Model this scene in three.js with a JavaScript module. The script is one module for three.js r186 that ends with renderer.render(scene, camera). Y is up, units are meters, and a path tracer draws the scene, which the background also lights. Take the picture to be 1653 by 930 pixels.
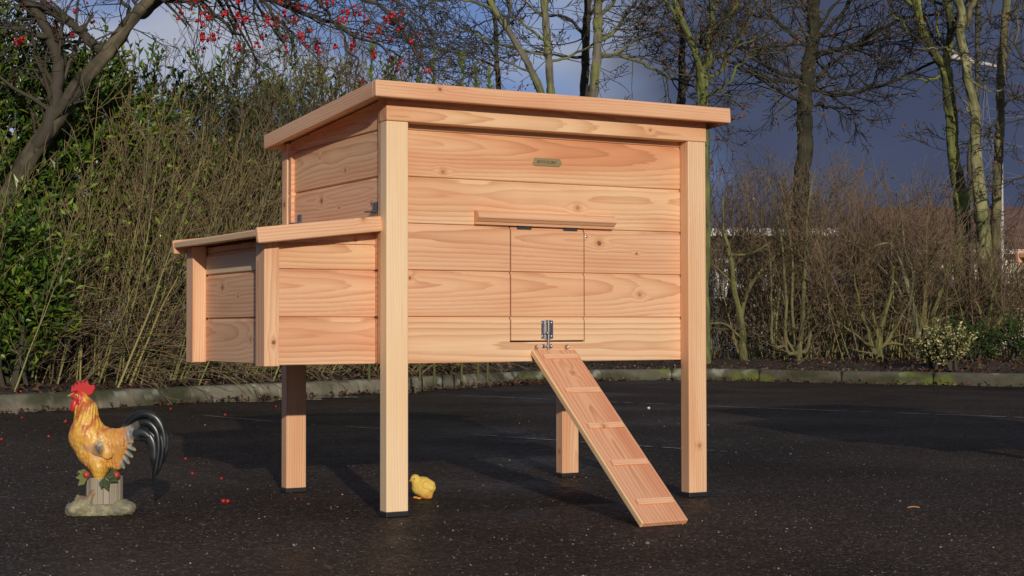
import * as THREE from 'three';
import { mergeGeometries } from 'three/addons/utils/BufferGeometryUtils.js';
import { RoundedBoxGeometry } from 'three/addons/geometries/RoundedBoxGeometry.js';
import { MarchingCubes } from 'three/addons/objects/MarchingCubes.js';

// ------------------------------------------------------------------ noise and random numbers
function rng(seed) {
  let a = seed >>> 0;
  return () => { a = (a + 0x6d2b79f5) | 0; let t = Math.imul(a ^ (a >>> 15), 1 | a); t = (t + Math.imul(t ^ (t >>> 7), 61 | t)) ^ t; return ((t ^ (t >>> 14)) >>> 0) / 4294967296; };
}
const hash3 = (x, y, z) => { let h = Math.imul(x, 374761393) ^ Math.imul(y, 668265263) ^ Math.imul(z, 2147483647 ^ 0x5bd1e995); h = Math.imul(h ^ (h >>> 13), 1274126177); return ((h ^ (h >>> 16)) >>> 0) / 4294967295; };
function noise(x, y, z = 0) {                       // value noise, -1 .. 1
  const xi = Math.floor(x), yi = Math.floor(y), zi = Math.floor(z);
  let u = x - xi, v = y - yi, w = z - zi;
  u = u * u * (3 - 2 * u); v = v * v * (3 - 2 * v); w = w * w * (3 - 2 * w);
  const L = (a, b, t) => a + (b - a) * t;
  const p = (dz) => L(L(hash3(xi, yi, zi + dz), hash3(xi + 1, yi, zi + dz), u), L(hash3(xi, yi + 1, zi + dz), hash3(xi + 1, yi + 1, zi + dz), u), v);
  return 2 * L(p(0), p(1), w) - 1;
}
const fbm = (x, y, z = 0, n = 4) => { let s = 0, a = 0.5; for (let i = 0; i < n; i++) { s += a * noise(x, y, z); x = x * 2.03 + 17.1; y = y * 2.03 + 5.7; z = z * 2.03 + 9.2; a *= 0.5; } return s; };
const clamp = (x, a = 0, b = 1) => Math.min(b, Math.max(a, x));
const smooth = (a, b, x) => { const t = clamp((x - a) / (b - a)); return t * t * (3 - 2 * t); };
const mix = (a, b, t) => a + (b - a) * t;
const mix3 = (a, b, t) => [mix(a[0], b[0], t), mix(a[1], b[1], t), mix(a[2], b[2], t)];
const toS = (c) => { c = clamp(c); return 255 * (c <= 0.0031308 ? 12.92 * c : 1.055 * Math.pow(c, 1 / 2.4) - 0.055); };

// ------------------------------------------------------------------ camera, sky, sun, exposure
const scene = new THREE.Scene();
const FOC = 2564.6, PITCH = 0.0244, YAW = 0.5124;
const CAM = new THREE.Vector3(-1.938, 0.5504, 4.1862);
const camera = new THREE.PerspectiveCamera(2 * Math.atan(465 / FOC) * 180 / Math.PI, 1024 / 576, 0.05, 900);
camera.position.copy(CAM);
const RIGHT = new THREE.Vector3(Math.cos(YAW), 0, Math.sin(YAW)), FWD = new THREE.Vector3(Math.sin(YAW), 0, -Math.cos(YAW));
camera.lookAt(CAM.clone().add(FWD.clone().multiplyScalar(Math.cos(PITCH))).add(new THREE.Vector3(0, Math.sin(PITCH), 0)));
camera.rotateZ(-0.0014);

const SUN_EL = 14.6 * Math.PI / 180;
const SUN_DIR = new THREE.Vector3(-0.30 * Math.cos(SUN_EL), Math.sin(SUN_EL), 0.954 * Math.cos(SUN_EL)).normalize();
{
  const W = 2048, H = 1024, data = new Float32Array(W * H * 4), camAz = Math.atan2(FWD.z, FWD.x);
  for (let j = 0; j < H; j++) {
    const el = ((j + 0.5) / H - 0.5) * Math.PI, eld = el * 180 / Math.PI, ce = Math.cos(el), y = Math.sin(el);
    for (let i = 0; i < W; i++) {
      const az = ((i + 0.5) / W - 0.5) * 2 * Math.PI, x = Math.cos(az) * ce, z = Math.sin(az) * ce;
      let d = (az - camAz) * 180 / Math.PI; d = ((d + 540) % 360) - 180;
      const h = clamp(y, 0, 1), k = 1.2 / (h + 0.16);
      const n1 = eld > -6 ? fbm(x * k * 1.3 + 3.1, z * k * 1.3 + 1.7, 0.5, 5) : 0;
      const n2 = eld > -6 ? fbm(x * 9 + 4, y * 22, z * 9, 5) : 0;
      let c = mix3([0.17, 0.275, 0.53], [0.12, 0.20, 0.42], smooth(0.03, 0.4, h));
      const veil = smooth(11, 26, eld + 10 * n1) * 0.72; c = mix3(c, [0.21, 0.235, 0.29], veil);
      const cl = smooth(-0.16, 0.36, n1 + 0.75 * n2 + 0.16 * (1 - smooth(4, 13, eld)) + 0.2 * smooth(-7, -12, d) * smooth(-90, -40, d));
      c = mix3(c, [0.43, 0.46, 0.54], 0.85 * cl);
      // slate shower clouds ahead right; unseen banks behind added to darken the low sky
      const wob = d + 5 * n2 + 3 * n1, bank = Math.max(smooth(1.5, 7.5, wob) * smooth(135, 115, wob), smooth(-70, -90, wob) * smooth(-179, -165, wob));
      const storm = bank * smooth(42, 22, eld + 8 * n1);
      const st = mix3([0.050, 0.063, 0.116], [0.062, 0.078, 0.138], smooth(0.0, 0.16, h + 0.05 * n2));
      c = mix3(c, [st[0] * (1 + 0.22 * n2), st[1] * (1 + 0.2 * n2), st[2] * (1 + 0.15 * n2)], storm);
      const o = (j * W + i) * 4;
      data[o] = c[0]; data[o + 1] = c[1]; data[o + 2] = c[2]; data[o + 3] = 1;
    }
  }
  const sky = new THREE.DataTexture(data, W, H, THREE.RGBAFormat, THREE.FloatType);
  sky.mapping = THREE.EquirectangularReflectionMapping; sky.magFilter = THREE.LinearFilter; sky.colorSpace = THREE.LinearSRGBColorSpace; sky.needsUpdate = true;
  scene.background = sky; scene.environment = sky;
}
const sun = new THREE.DirectionalLight(new THREE.Color().setRGB(1.0, 0.87, 0.71), 2.95);
sun.position.copy(SUN_DIR).multiplyScalar(60); sun.castShadow = true; sun.shadow.mapSize.set(4096, 4096);
Object.assign(sun.shadow.camera, { left: -22, right: 22, top: 22, bottom: -22, near: 1, far: 160 });
scene.add(sun, sun.target);
const renderer = new THREE.WebGLRenderer({ antialias: true });
renderer.toneMapping = THREE.LinearToneMapping; renderer.toneMappingExposure = 1.0; renderer.shadowMap.enabled = true;
renderer.setSize(1024, 576);

// ------------------------------------------------------------------ helpers
const V = (x, y, z) => new THREE.Vector3(x, y, z);
function at(px, py, depth) {                        // the point seen at a pixel of the photograph, so many metres ahead
  const u = (px - 826.5) / FOC, v = (465 - py) / FOC, c = Math.cos(PITCH), s = Math.sin(PITCH), k = depth / (c - v * s);
  return CAM.clone().addScaledVector(FWD, k * (c - v * s)).addScaledVector(RIGHT, k * u).add(V(0, k * (s + v * c), 0));
}
function onGround(px, py, y0 = 0) {
  const v = (465 - py) / FOC, dy = Math.sin(PITCH) + v * Math.cos(PITCH);
  return at(px, py, (y0 - CAM.y) / dy * (Math.cos(PITCH) - v * Math.sin(PITCH)));
}
const used = new Map();
function numbered(n) { const k = used.get(n) || 0; used.set(n, k + 1); return k ? n + '_' + String(k).padStart(3, '0') : n; }
function tag(o, label, category, group) { o.userData.label = label; o.userData.category = category; if (group) o.userData.group = group; return o; }
function thing(name, label, category, pos = [0, 0, 0], turn = 0, group) {
  const o = new THREE.Group(); o.name = numbered(name); o.position.set(...pos); o.rotation.y = turn; scene.add(o);
  return tag(o, label, category, group);
}
function mesh(name, geo, mat, parent) {
  const m = new THREE.Mesh(geo, mat); m.name = parent ? name : numbered(name); m.castShadow = m.receiveShadow = true; (parent || scene).add(m); return m;
}
function groupOf(name, parent) { const g = new THREE.Group(); g.name = name; parent.add(g); return g; }
function struct(name, geo, mat) { const m = mesh(name, geo, mat); m.userData.kind = 'structure'; return m; }
const std = (r, g, b, rough = 0.8, extra = {}) => new THREE.MeshStandardMaterial({ color: new THREE.Color().setRGB(r, g, b), roughness: rough, ...extra });
const vcol = (rough = 0.85, extra = {}) => new THREE.MeshStandardMaterial({ vertexColors: true, roughness: rough, ...extra });
class MB {                                          // collects tubes and leaves into one geometry
  constructor() { this.p = []; this.n = []; this.c = []; this.i = []; }
  vert(x, y, z, nx, ny, nz, c) { this.p.push(x, y, z); this.n.push(nx, ny, nz); this.c.push(c[0], c[1], c[2]); return this.p.length / 3 - 1; }
  tube(pts, rad, sides, col, rough = 0) {                      // col: function(point index fraction, point) or colour
    const N = pts.length; let up = V(0.31, 0.2, 0.93), prev = -1; const t = V(), a = V(), b = V();
    for (let k = 0; k < N; k++) {
      t.subVectors(pts[Math.min(k + 1, N - 1)], pts[Math.max(k - 1, 0)]).normalize();
      a.crossVectors(t, up).normalize(); b.crossVectors(t, a);
      const c0 = typeof col === 'function' ? col(k / (N - 1), pts[k]) : col, s0 = this.p.length / 3;
      for (let j = 0; j < sides; j++) {
        const w = 2 * Math.PI * j / sides, cx = Math.cos(w), sy = Math.sin(w), nx = a.x * cx + b.x * sy, ny = a.y * cx + b.y * sy, nz = a.z * cx + b.z * sy, r = rad[k] * (rough ? 1 + rough * (fbm(cx * 2.2 + pts[k].x, pts[k].y * 4.5, sy * 2.2, 3) + 0.5 * noise(cx * 5, pts[k].y * 16, sy * 5)) : 1);
        const c = rough ? c0.map((v) => v * (1 + 0.5 * noise(cx * 3 + pts[k].x * 3, pts[k].y * 11, sy * 3))) : c0;
        this.vert(pts[k].x + nx * r, pts[k].y + ny * r, pts[k].z + nz * r, nx, ny, nz, c);
      }
      if (prev >= 0) for (let j = 0; j < sides; j++) { const j2 = (j + 1) % sides; this.i.push(prev + j, prev + j2, s0 + j, prev + j2, s0 + j2, s0 + j); }
      prev = s0;
    }
  }
  leaf(p, d, n, len, wid, c, fold = 0.25) {         // folded leaf, four faces
    const s = V().crossVectors(d, n).normalize(), tip = p.clone().addScaledVector(d, len).addScaledVector(n, -0.12 * len), m = p.clone().addScaledVector(d, len * 0.5).addScaledVector(n, 0.04 * len);
    const l = m.clone().addScaledVector(s, wid / 2).addScaledVector(n, wid * fold), r = m.clone().addScaledVector(s, -wid / 2).addScaledVector(n, wid * fold);
    const n1 = n.clone().addScaledVector(s, -0.5).normalize(), n2 = n.clone().addScaledVector(s, 0.5).normalize();
    let a = this.vert(p.x, p.y, p.z, n1.x, n1.y, n1.z, c), b = this.vert(l.x, l.y, l.z, n1.x, n1.y, n1.z, c), e = this.vert(m.x, m.y, m.z, n1.x, n1.y, n1.z, c), f = this.vert(tip.x, tip.y, tip.z, n1.x, n1.y, n1.z, c);
    this.i.push(a, b, e, b, f, e);
    a = this.vert(p.x, p.y, p.z, n2.x, n2.y, n2.z, c); b = this.vert(r.x, r.y, r.z, n2.x, n2.y, n2.z, c); e = this.vert(m.x, m.y, m.z, n2.x, n2.y, n2.z, c); f = this.vert(tip.x, tip.y, tip.z, n2.x, n2.y, n2.z, c);
    this.i.push(a, e, b, b, e, f);
  }
  geo() {
    const g = new THREE.BufferGeometry();
    g.setAttribute('position', new THREE.Float32BufferAttribute(this.p, 3)); g.setAttribute('normal', new THREE.Float32BufferAttribute(this.n, 3)); g.setAttribute('color', new THREE.Float32BufferAttribute(this.c, 3));
    g.setIndex(this.i); return g;
  }
}
const rdir = (R) => { const z = 2 * R() - 1, a = 6.2832 * R(), s = Math.sqrt(1 - z * z); return V(s * Math.cos(a), z, s * Math.sin(a)); };
const jit = (c, R, k = 0.2) => { const f = 1 + k * (2 * R() - 1), g = 1 + 0.3 * k * (2 * R() - 1); return [c[0] * f * g, c[1] * f, c[2] * f / g]; };
function spline(pts, n) { return new THREE.CatmullRomCurve3(pts, false, 'centripetal').getPoints(n); }

// ------------------------------------------------------------------ wood
function dataTex(W, H, fill, srgb = true) {
  const d = new Uint8Array(W * H * 4);
  for (let j = 0; j < H; j++) for (let i = 0; i < W; i++) { const c = fill(i, j), o = (j * W + i) * 4; d[o] = c[0]; d[o + 1] = c[1]; d[o + 2] = c[2]; d[o + 3] = 255; }
  const t = new THREE.DataTexture(d, W, H, THREE.RGBAFormat); t.wrapS = t.wrapT = THREE.RepeatWrapping; t.magFilter = THREE.LinearFilter; t.minFilter = THREE.LinearMipmapLinearFilter; t.generateMipmaps = true;
  if (srgb) t.colorSpace = THREE.SRGBColorSpace; t.needsUpdate = true; return t;
}
const TEX_L = 1.4, TEX_W = 0.16;                   // metres covered by a wood texture
function woodTex(seed, straight, knotN) {
  const R = rng(seed * 977 + 13), W = 1024, H = 128;
  const pith = (R() - 0.5) * 0.07, depth0 = straight ? 0.25 : 0.014 + 0.03 * R(), tilt = straight ? 0.004 : (R() < 0.5 ? -1 : 1) * (0.02 + 0.04 * R()), ring = straight ? 0.0085 : 0.0105 + 0.005 * R(), ang = straight ? 1.2 : 0;
  const knots = []; for (let k = 0; k < knotN; k++) knots.push([0.06 + R() * 1.28, (R() - 0.5) * 0.11, 0.0035 + 0.006 * R() * R(), R() < 0.55]);
  const early = straight === 2 ? [0.86, 0.66, 0.44] : [0.80, 0.515, 0.32], late = straight === 2 ? [0.74, 0.48, 0.27] : [0.47, 0.19, 0.085], pale = straight === 2 ? [0.90, 0.74, 0.53] : [0.84, 0.585, 0.385], red = straight === 2 ? [0.82, 0.58, 0.36] : [0.69, 0.33, 0.18];
  return dataTex(W, H, (i, j) => {
    const s = i / W * TEX_L, t = (j / H - 0.5) * TEX_W;
    let d = depth0 + tilt * (s - 0.5) + 0.022 * fbm(s * 2.3, seed * 3.7, 0.3, 3) + 0.004 * fbm(s * 9, t * 14, seed, 2);
    let tt = t - pith + 0.012 * fbm(s * 1.7, seed * 1.3 + 9, 2, 2);
    let r = straight ? tt * Math.cos(0.3) + 0.012 * fbm(s * 0.9, seed, 4, 2) + d * 0.3 : Math.sqrt(tt * tt + d * d);
    let core = 0, halo = 0;
    for (const [ks, kt, kr, dark] of knots) {
      const ds = s - ks, dt = t - kt, q = Math.sqrt(ds * ds * 0.55 + dt * dt);
      r += (straight ? 0.5 : 1) * 0.016 * Math.exp(-q * q / (kr * kr * 9)) * (dt >= 0 ? 1 : -1) * (1 - Math.exp(-q / kr));
      const e = Math.sqrt(ds * ds * 0.8 + dt * dt) + 0.0012 * noise(s * 260, t * 260, seed);
      core = Math.max(core, smooth(kr * 1.05, kr * 0.75, e) * (dark ? 1 : 0.55)); halo = Math.max(halo, smooth(kr * 3.2, kr * 0.9, e));
      if (e < kr * 1.6) r += 0.25 * e;
    }
    const ph = r / ring + 0.10 * noise(s * 3, t * 240, seed), f = ph - Math.floor(ph), yr = hash3(Math.floor(ph), seed, 7);
    const lw = (0.5 + 0.5 * yr) * Math.pow(f, 2.2) * smooth(1.0, 0.94, f);
    const fib = noise(s * 26, t * 900, seed + 0.5) * 0.5 + noise(s * 8, t * 420, seed + 3) * 0.5;
    const tone = 1.35 * fbm(s * 1.6, t * 12, seed * 2.2, 3);
    let c = tone > 0 ? mix3(early, pale, clamp(tone * 1.6)) : mix3(early, red, clamp(-tone * 1.5));
    c = mix3(c, late, lw * (straight ? 0.6 : 0.82));
    c = mix3(c, [0.55, 0.22, 0.08], 0.42 * halo);
    c = mix3(c, [0.13, 0.055, 0.028], core * (0.8 + 0.2 * fib));
    const m = 1 + 0.075 * fib + 0.02 * noise(i * 0.9, j * 0.9, seed);
    return [toS(c[0] * m), toS(c[1] * m), toS(c[2] * m)];
  });
}
const FLAT = [], STRAIGHT = [];
for (let k = 0; k < 12; k++) FLAT.push(woodTex(k + 1, false, [1, 3, 2, 4, 1, 3, 0, 2, 5, 2, 3, 1][k]));
for (let k = 0; k < 5; k++) STRAIGHT.push(woodTex(k + 41, k === 3 ? 2 : true, [2, 1, 3, 0, 1][k]));
const woodMats = new Map();
function woodMat(tex, tint) {
  const key = tex.uuid + tint.join();
  if (!woodMats.has(key)) woodMats.set(key, new THREE.MeshStandardMaterial({ map: tex, color: new THREE.Color().setRGB(...tint), roughness: 0.62, bumpMap: tex, bumpScale: 0.0005 }));
  return woodMats.get(key);
}
const ORANGE = [1, 0.96, 0.92], SALMON = [0.97, 0.90, 0.855], PALE = [1, 0.97, 0.90], GOLD = [1.0, 1.0, 0.92];
function grain(geo, axis, off = 0, offV = 0) {      // texture coordinates in metres, along the grain and across it
  const p = geo.attributes.position, uv = new Float32Array(p.count * 2), o = [0, 1, 2].filter((k) => k !== axis);
  for (let k = 0; k < p.count; k++) {
    const q = [p.getX(k), p.getY(k), p.getZ(k)];
    uv[2 * k] = (q[axis] + off) / TEX_L; uv[2 * k + 1] = (q[o[0]] + q[o[1]] + offV) / TEX_W + 0.5;
  }
  geo.setAttribute('uv', new THREE.BufferAttribute(uv, 2)); return geo;
}
const bar = (w, h, d, r = 0.003) => new RoundedBoxGeometry(w, h, d, 2, Math.min(r, w / 2.2, h / 2.2, d / 2.2));
let woodCount = 0;
function beam(name, parent, [x0, x1], [y0, y1], [z0, z1], tex, tint, axis, r = 0.003) {
  const g = bar(x1 - x0, y1 - y0, z1 - z0, r); woodCount++;
  grain(g, axis, 0.69 + 0.05 * Math.sin(woodCount * 2.1), 0.02 * Math.sin(woodCount * 1.3));
  const m = mesh(name, g, woodMat(tex, tint), parent); m.position.set((x0 + x1) / 2, (y0 + y1) / 2, (z0 + z1) / 2); return m;
}
function rabatGeo(x0, x1, y0, h, thick, hLow = 0) { // one weatherboard along x: front face at z = 0, its top edge scooped back under the next board
  const s = new THREE.Shape(), P = [[thick, hLow], [0.002, hLow], [0, hLow + 0.002], [0, h - 0.0125], [0.0018, h - 0.0085], [0.0062, h - 0.0045], [0.0075, h], [thick, h]];
  P.forEach(([x, y], k) => (k ? s.lineTo(x, y) : s.moveTo(x, y)));
  const g = new THREE.ExtrudeGeometry(s, { depth: x1 - x0, bevelEnabled: false }); g.rotateY(Math.PI / 2); g.translate(x0, y0, 0); return g;
}
function plank(parent, x0, x1, y0, h, tex, tint, off, name = 'plank', hLow = 0) {
  const g = rabatGeo(x0, x1, y0, h, 0.019, hLow); g.computeVertexNormals(); const g2 = g.toNonIndexed ? g : g; g2.computeVertexNormals();
  g2.translate(0, -y0 - h / 2, 0); grain(g2, 0, off); g2.translate(0, y0 + h / 2, 0);
  return mesh(name, g2, woodMat(tex, tint), parent);
}

// ------------------------------------------------------------------ ground
const aggregate = [];
{
  const R = rng(5);
  for (let k = 0; k < 9000; k++) aggregate.push([R(), R(), R(), R()]);
}
const asphaltTex = (() => {
  const N = 1024, hgt = new Float32Array(N * N), tone = new Float32Array(N * N).fill(0);
  for (const [x, y, s, c] of aggregate) {
    const r = 2.5 + 5.5 * s, cx = x * N, cy = y * N;
    for (let j = -9; j <= 9; j++) for (let i = -9; i <= 9; i++) {
      const q = (i * i + j * j) / (r * r); if (q > 1) continue;
      const o = ((Math.round(cy + j) + N) % N) * N + (Math.round(cx + i) + N) % N, hh = (0.4 + 0.6 * s) * Math.sqrt(1 - q);
      if (hh > hgt[o]) { hgt[o] = hh; tone[o] = c; }
    }
  }
  return [hgt, tone, N];
})();
const asphaltCol = dataTex(1024, 1024, (i, j) => {
  const o = j * 1024 + i, h = asphaltTex[0][o], t = asphaltTex[1][o], n = noise(i * 0.4, j * 0.4);
  const a = 0.42 + 1.0 * h * (0.25 + t * t) + 0.14 * n + (t > 0.975 ? 1.3 * h : 0);
  return [toS(0.064 * a), toS(0.053 * a), toS(0.045 * a)];
});
const asphaltBump = dataTex(1024, 1024, (i, j) => { const v = 255 * clamp(asphaltTex[0][j * 1024 + i] * 0.85 + 0.06 * noise(i * 0.5, j * 0.5)); return [v, v, v]; }, false);
const asphaltRough = dataTex(512, 512, (i, j) => {
  const x = i / 512 * 8, y = j / 512 * 8, w = fbm(x, y, 3, 4) + 0.35 * noise(i * 0.7, j * 0.7);
  const v = 255 * clamp(0.60 + 0.42 * w, 0.36, 0.9); return [v, v, v];
}, false);
asphaltRough.repeat.set(0.17, 0.17);
const asphaltMat = new THREE.MeshPhysicalMaterial({ map: asphaltCol, bumpMap: asphaltBump, bumpScale: 0.0045, roughnessMap: asphaltRough, roughness: 1, vertexColors: true, specularIntensity: 0.08 });
{
  const parts = [], N = 150, g = new THREE.PlaneGeometry(28, 28, N, N); g.rotateX(-Math.PI / 2); g.translate(4, 0, -3);
  const far = 420, ring = [[-far, far, -far, -17], [-far, far, 11, far], [-far, -10, -17, 11], [18, far, -17, 11]];
  parts.push(g);
  for (const [x0, x1, z0, z1] of ring) { const q = new THREE.PlaneGeometry(x1 - x0, z1 - z0, 8, 8); q.rotateX(-Math.PI / 2); q.translate((x0 + x1) / 2, 0, (z0 + z1) / 2); parts.push(q); }
  const all = mergeGeometries(parts), p = all.attributes.position, c = new Float32Array(p.count * 3), uv = new Float32Array(p.count * 2);
  for (let k = 0; k < p.count; k++) {
    const x = p.getX(k), z = p.getZ(k), n = fbm(x * 0.45, z * 0.45, 8, 4), m = fbm(x * 2.1, z * 2.1, 2, 3), f = 1 + 0.6 * n + 0.42 * m, w = clamp(0.5 + n * 1.2);
    c[3 * k] = f * (1.0 + 0.10 * w); c[3 * k + 1] = f; c[3 * k + 2] = f * (1 - 0.05 * w);
    uv[2 * k] = x / 0.9; uv[2 * k + 1] = z / 0.9;
  }
  all.setAttribute('color', new THREE.BufferAttribute(c, 3)); all.setAttribute('uv', new THREE.BufferAttribute(uv, 2));
  struct('asphalt', all, asphaltMat);
}
// kerb line, soil bed behind it
const kerbPix = [[-420, 697], [-180, 680], [0, 667], [150, 659], [293, 650.5], [453, 642], [613, 634], [760, 624.5], [862, 618], [1000, 614.5], [1142, 614.5], [1362, 619.5], [1653, 626], [1900, 632], [2300, 644]];
const kerbCurve = new THREE.CatmullRomCurve3(kerbPix.map(([x, y]) => onGround(x, y)), false, 'centripetal');
const kerbLen = kerbCurve.getLength(), KH = 0.115, KW = 0.13;
kerbCurve.arcLengthDivisions = 600; kerbCurve.updateArcLengths();
function kerbFrame(s) { const u = clamp(s / kerbLen), p = kerbCurve.getPointAt(u), t = kerbCurve.getTangentAt(u); t.y = 0; t.normalize(); return [p, t, V(t.z, 0, -t.x)]; }   // outward = away from the yard
{
  const kerb = new THREE.Group(); kerb.name = 'kerb'; kerb.userData.kind = 'structure'; scene.add(kerb);
  const kmat = vcol(0.9), R = rng(77), n = Math.floor(kerbLen / 0.92);
  for (let k = 0; k < n; k++) {
    const s0 = k * 0.92 + 0.004, s1 = (k + 1) * 0.92 - 0.004 - 0.004 * R(), lift = 0.008 * (R() - 0.5), lean = 0.01 * (R() - 0.5), gg = new MB(), A = 46;
    const prof = [[0, -0.02], [0.002, 0.03], [0.004, 0.06], [0.007, KH - 0.03], [0.014, KH - 0.012], [0.03, KH - 0.002], [0.06, KH], [KW - 0.012, KH], [KW, KH - 0.012], [KW, -0.02]];
    for (let a = 0; a <= A; a++) {
      const [p, t, o] = kerbFrame(mix(s0, s1, a / A)), end = a === 0 || a === A ? 0.006 : 0;
      prof.forEach(([w, y], b) => {
        const rough = 0.007 * fbm(p.x * 9 + w * 31, y * 31, p.z * 9, 3), q = p.clone().addScaledVector(o, w + (b < 6 ? 1 : 0) * (rough + lean * y / KH + end)); q.y = y + (b > 3 && b < 9 ? lift - end + 0.006 * fbm(q.x * 14, 3, q.z * 14, 2) : 0);
        const towardRight = smooth(5, 11, k), m = smooth(-0.25, 0.3, fbm(p.x * 2.6, y * 9, p.z * 2.6, 4) + 0.12 * towardRight + (y < 0.03 ? 0.12 : 0)), li = smooth(0.24, 0.34, fbm(p.x * 7 + 3, y * 12, p.z * 7, 3));  // stones get darker and mossier towards the right
        let c = mix3([0.215, 0.20, 0.15], [0.040, 0.045, 0.018], m * 0.95); c = mix3(c, [0.045, 0.041, 0.029], 0.8 * towardRight * (1 - m)); c = mix3(c, [0.33, 0.34, 0.28], 0.6 * li * (y > 0.03 ? 1 : 0)); c = mix3(c, [0.13, 0.16, 0.025], smooth(0.2, 0.42, fbm(p.x * 3.1 + 9, y * 5, p.z * 3.1, 3)) * towardRight * 0.8);
        gg.vert(q.x, q.y, q.z, 0, 1, 0, jit(c, R, 0.16));
      });
    }
    const B = prof.length;
    for (let a = 0; a < A; a++) for (let b = 0; b < B - 1; b++) { const i = a * B + b; gg.i.push(i, i + B, i + 1, i + 1, i + B, i + B + 1); }
    for (const a of [0, A]) for (let b = 1; b < B - 1; b++) gg.i.push(a * B, a * B + b, a * B + b + 1);
    const g = gg.geo(); g.computeVertexNormals(); mesh('kerb_stone', g, kmat, kerb);
  }
  // soil
  const gs = new MB(), A = 420, Bn = 90, soilW = 9;
  for (let a = 0; a <= A; a++) {
    const [p, , o] = kerbFrame(a / A * kerbLen);
    for (let b = 0; b <= Bn; b++) {
      const w = KW - 0.02 + soilW * Math.pow(b / Bn, 1.6), q = p.clone().addScaledVector(o, w);
      q.y = mix(KH - 0.03, 0.17, smooth(0, 1.2, w)) + (b ? 0.05 * fbm(q.x * 2.2, q.z * 2.2, 1, 3) + 0.022 * fbm(q.x * 13, q.z * 13, 1, 3) : 0);
      if (b === Bn || ((a === 0 || a === A) && b)) q.y = -0.05;
      const m = fbm(q.x * 1.7, q.z * 1.7, 4, 3), c = mix3([0.020, 0.0145, 0.011], [0.045, 0.026, 0.017], clamp(0.5 + 1.4 * m));
      gs.vert(q.x, q.y, q.z, 0, 1, 0, c);
    }
  }
  for (let a = 0; a < A; a++) for (let b = 0; b < Bn; b++) { const i = a * (Bn + 1) + b; gs.i.push(i, i + Bn + 1, i + 1, i + 1, i + Bn + 1, i + Bn + 2); }
  const g = gs.geo(); g.computeVertexNormals(); struct('soil', g, vcol(0.95));
}
function soilAt(s, w) { const [p, , o] = kerbFrame(s); const q = p.clone().addScaledVector(o, w); q.y = mix(KH - 0.03, 0.17, smooth(0, 1.2, w)); return q; }
{ // dead leaves and crumbs on the soil and along the foot of the kerb
  const R = rng(31), mb = new MB();
  for (let k = 0; k < 9000; k++) {
    const q = soilAt(R() * kerbLen, 0.15 + 4.2 * Math.pow(R(), 1.3)); q.y += 0.012 + 0.03 * fbm(q.x * 2.2, q.z * 2.2, 1, 3) + 0.02 * R();
    const n = rdir(R); n.y = Math.abs(n.y) + 0.6; n.normalize(); const d = V().crossVectors(n, rdir(R)).normalize();
    const pick = R(), c = pick < 0.6 ? [0.05, 0.026, 0.015] : pick < 0.85 ? [0.095, 0.042, 0.02] : pick < 0.94 ? [0.15, 0.09, 0.045] : pick < 0.98 ? [0.05, 0.08, 0.02] : [0.42, 0.40, 0.34];
    mb.leaf(q, d, n, pick > 0.98 ? 0.02 : 0.03 + 0.045 * R(), pick > 0.98 ? 0.015 : 0.02 + 0.02 * R(), jit(c, R, 0.4), 0.1 + 0.5 * R());
  }
  for (let k = 0; k < 900; k++) {
    const s = k < 260 ? kerbLen * (0.50 + 0.07 * (R() + R() - 1)) : R() * kerbLen, [p, , o] = kerbFrame(s), q = p.clone().addScaledVector(o, -0.02 - 0.22 * R() * R()); q.y = 0.012;
    const n = rdir(R); n.y = Math.abs(n.y) + 0.6; n.normalize(); const d = V().crossVectors(n, rdir(R)).normalize();
    mb.leaf(q, d, n, 0.03 + 0.04 * R(), 0.025, jit(R() < 0.75 ? [0.06, 0.028, 0.018] : [0.16, 0.07, 0.04], R, 0.4), 0.4);
  }
  const m = tag(mesh('leaf_litter', mb.geo(), vcol(0.8)), 'dead brown leaves scattered over the dark soil behind the kerb', 'leaf litter'); m.userData.kind = 'stuff';
}
{ // pale stone chips in and on the asphalt
  const R = rng(91), N = 5200, im = new THREE.InstancedMesh(new THREE.IcosahedronGeometry(1, 0), std(1, 1, 1, 0.7), N), M = new THREE.Matrix4(), Q = new THREE.Quaternion(), C = new THREE.Color();
  for (let k = 0; k < N; k++) {
    const d = 3.1 + 9.5 * R() * R(), p = CAM.clone().addScaledVector(FWD, d).addScaledVector(RIGHT, (2 * R() - 1) * 0.36 * d);
    const s = (0.0008 + 0.0015 * Math.pow(R(), 3)) * (R() < 0.012 ? 1.9 : 1); p.y = s * 0.25;
    Q.setFromAxisAngle(rdir(R), R() * 6); M.compose(p, Q, V(s * (1 + R()), s, s * (1 + R()))); im.setMatrixAt(k, M);
    const g = R(), v = 0.07 + 0.30 * Math.pow(R(), 6); im.setColorAt(k, C.setRGB(v, v * (g < 0.3 ? 0.82 : 0.96), v * (g < 0.3 ? 0.6 : 0.92)));
  }
  im.name = 'gravel_chips'; im.userData.kind = 'stuff'; tag(im, 'tiny pale stone chips speckling the wet dark asphalt', 'gravel'); im.castShadow = im.receiveShadow = true; scene.add(im);
}
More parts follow.
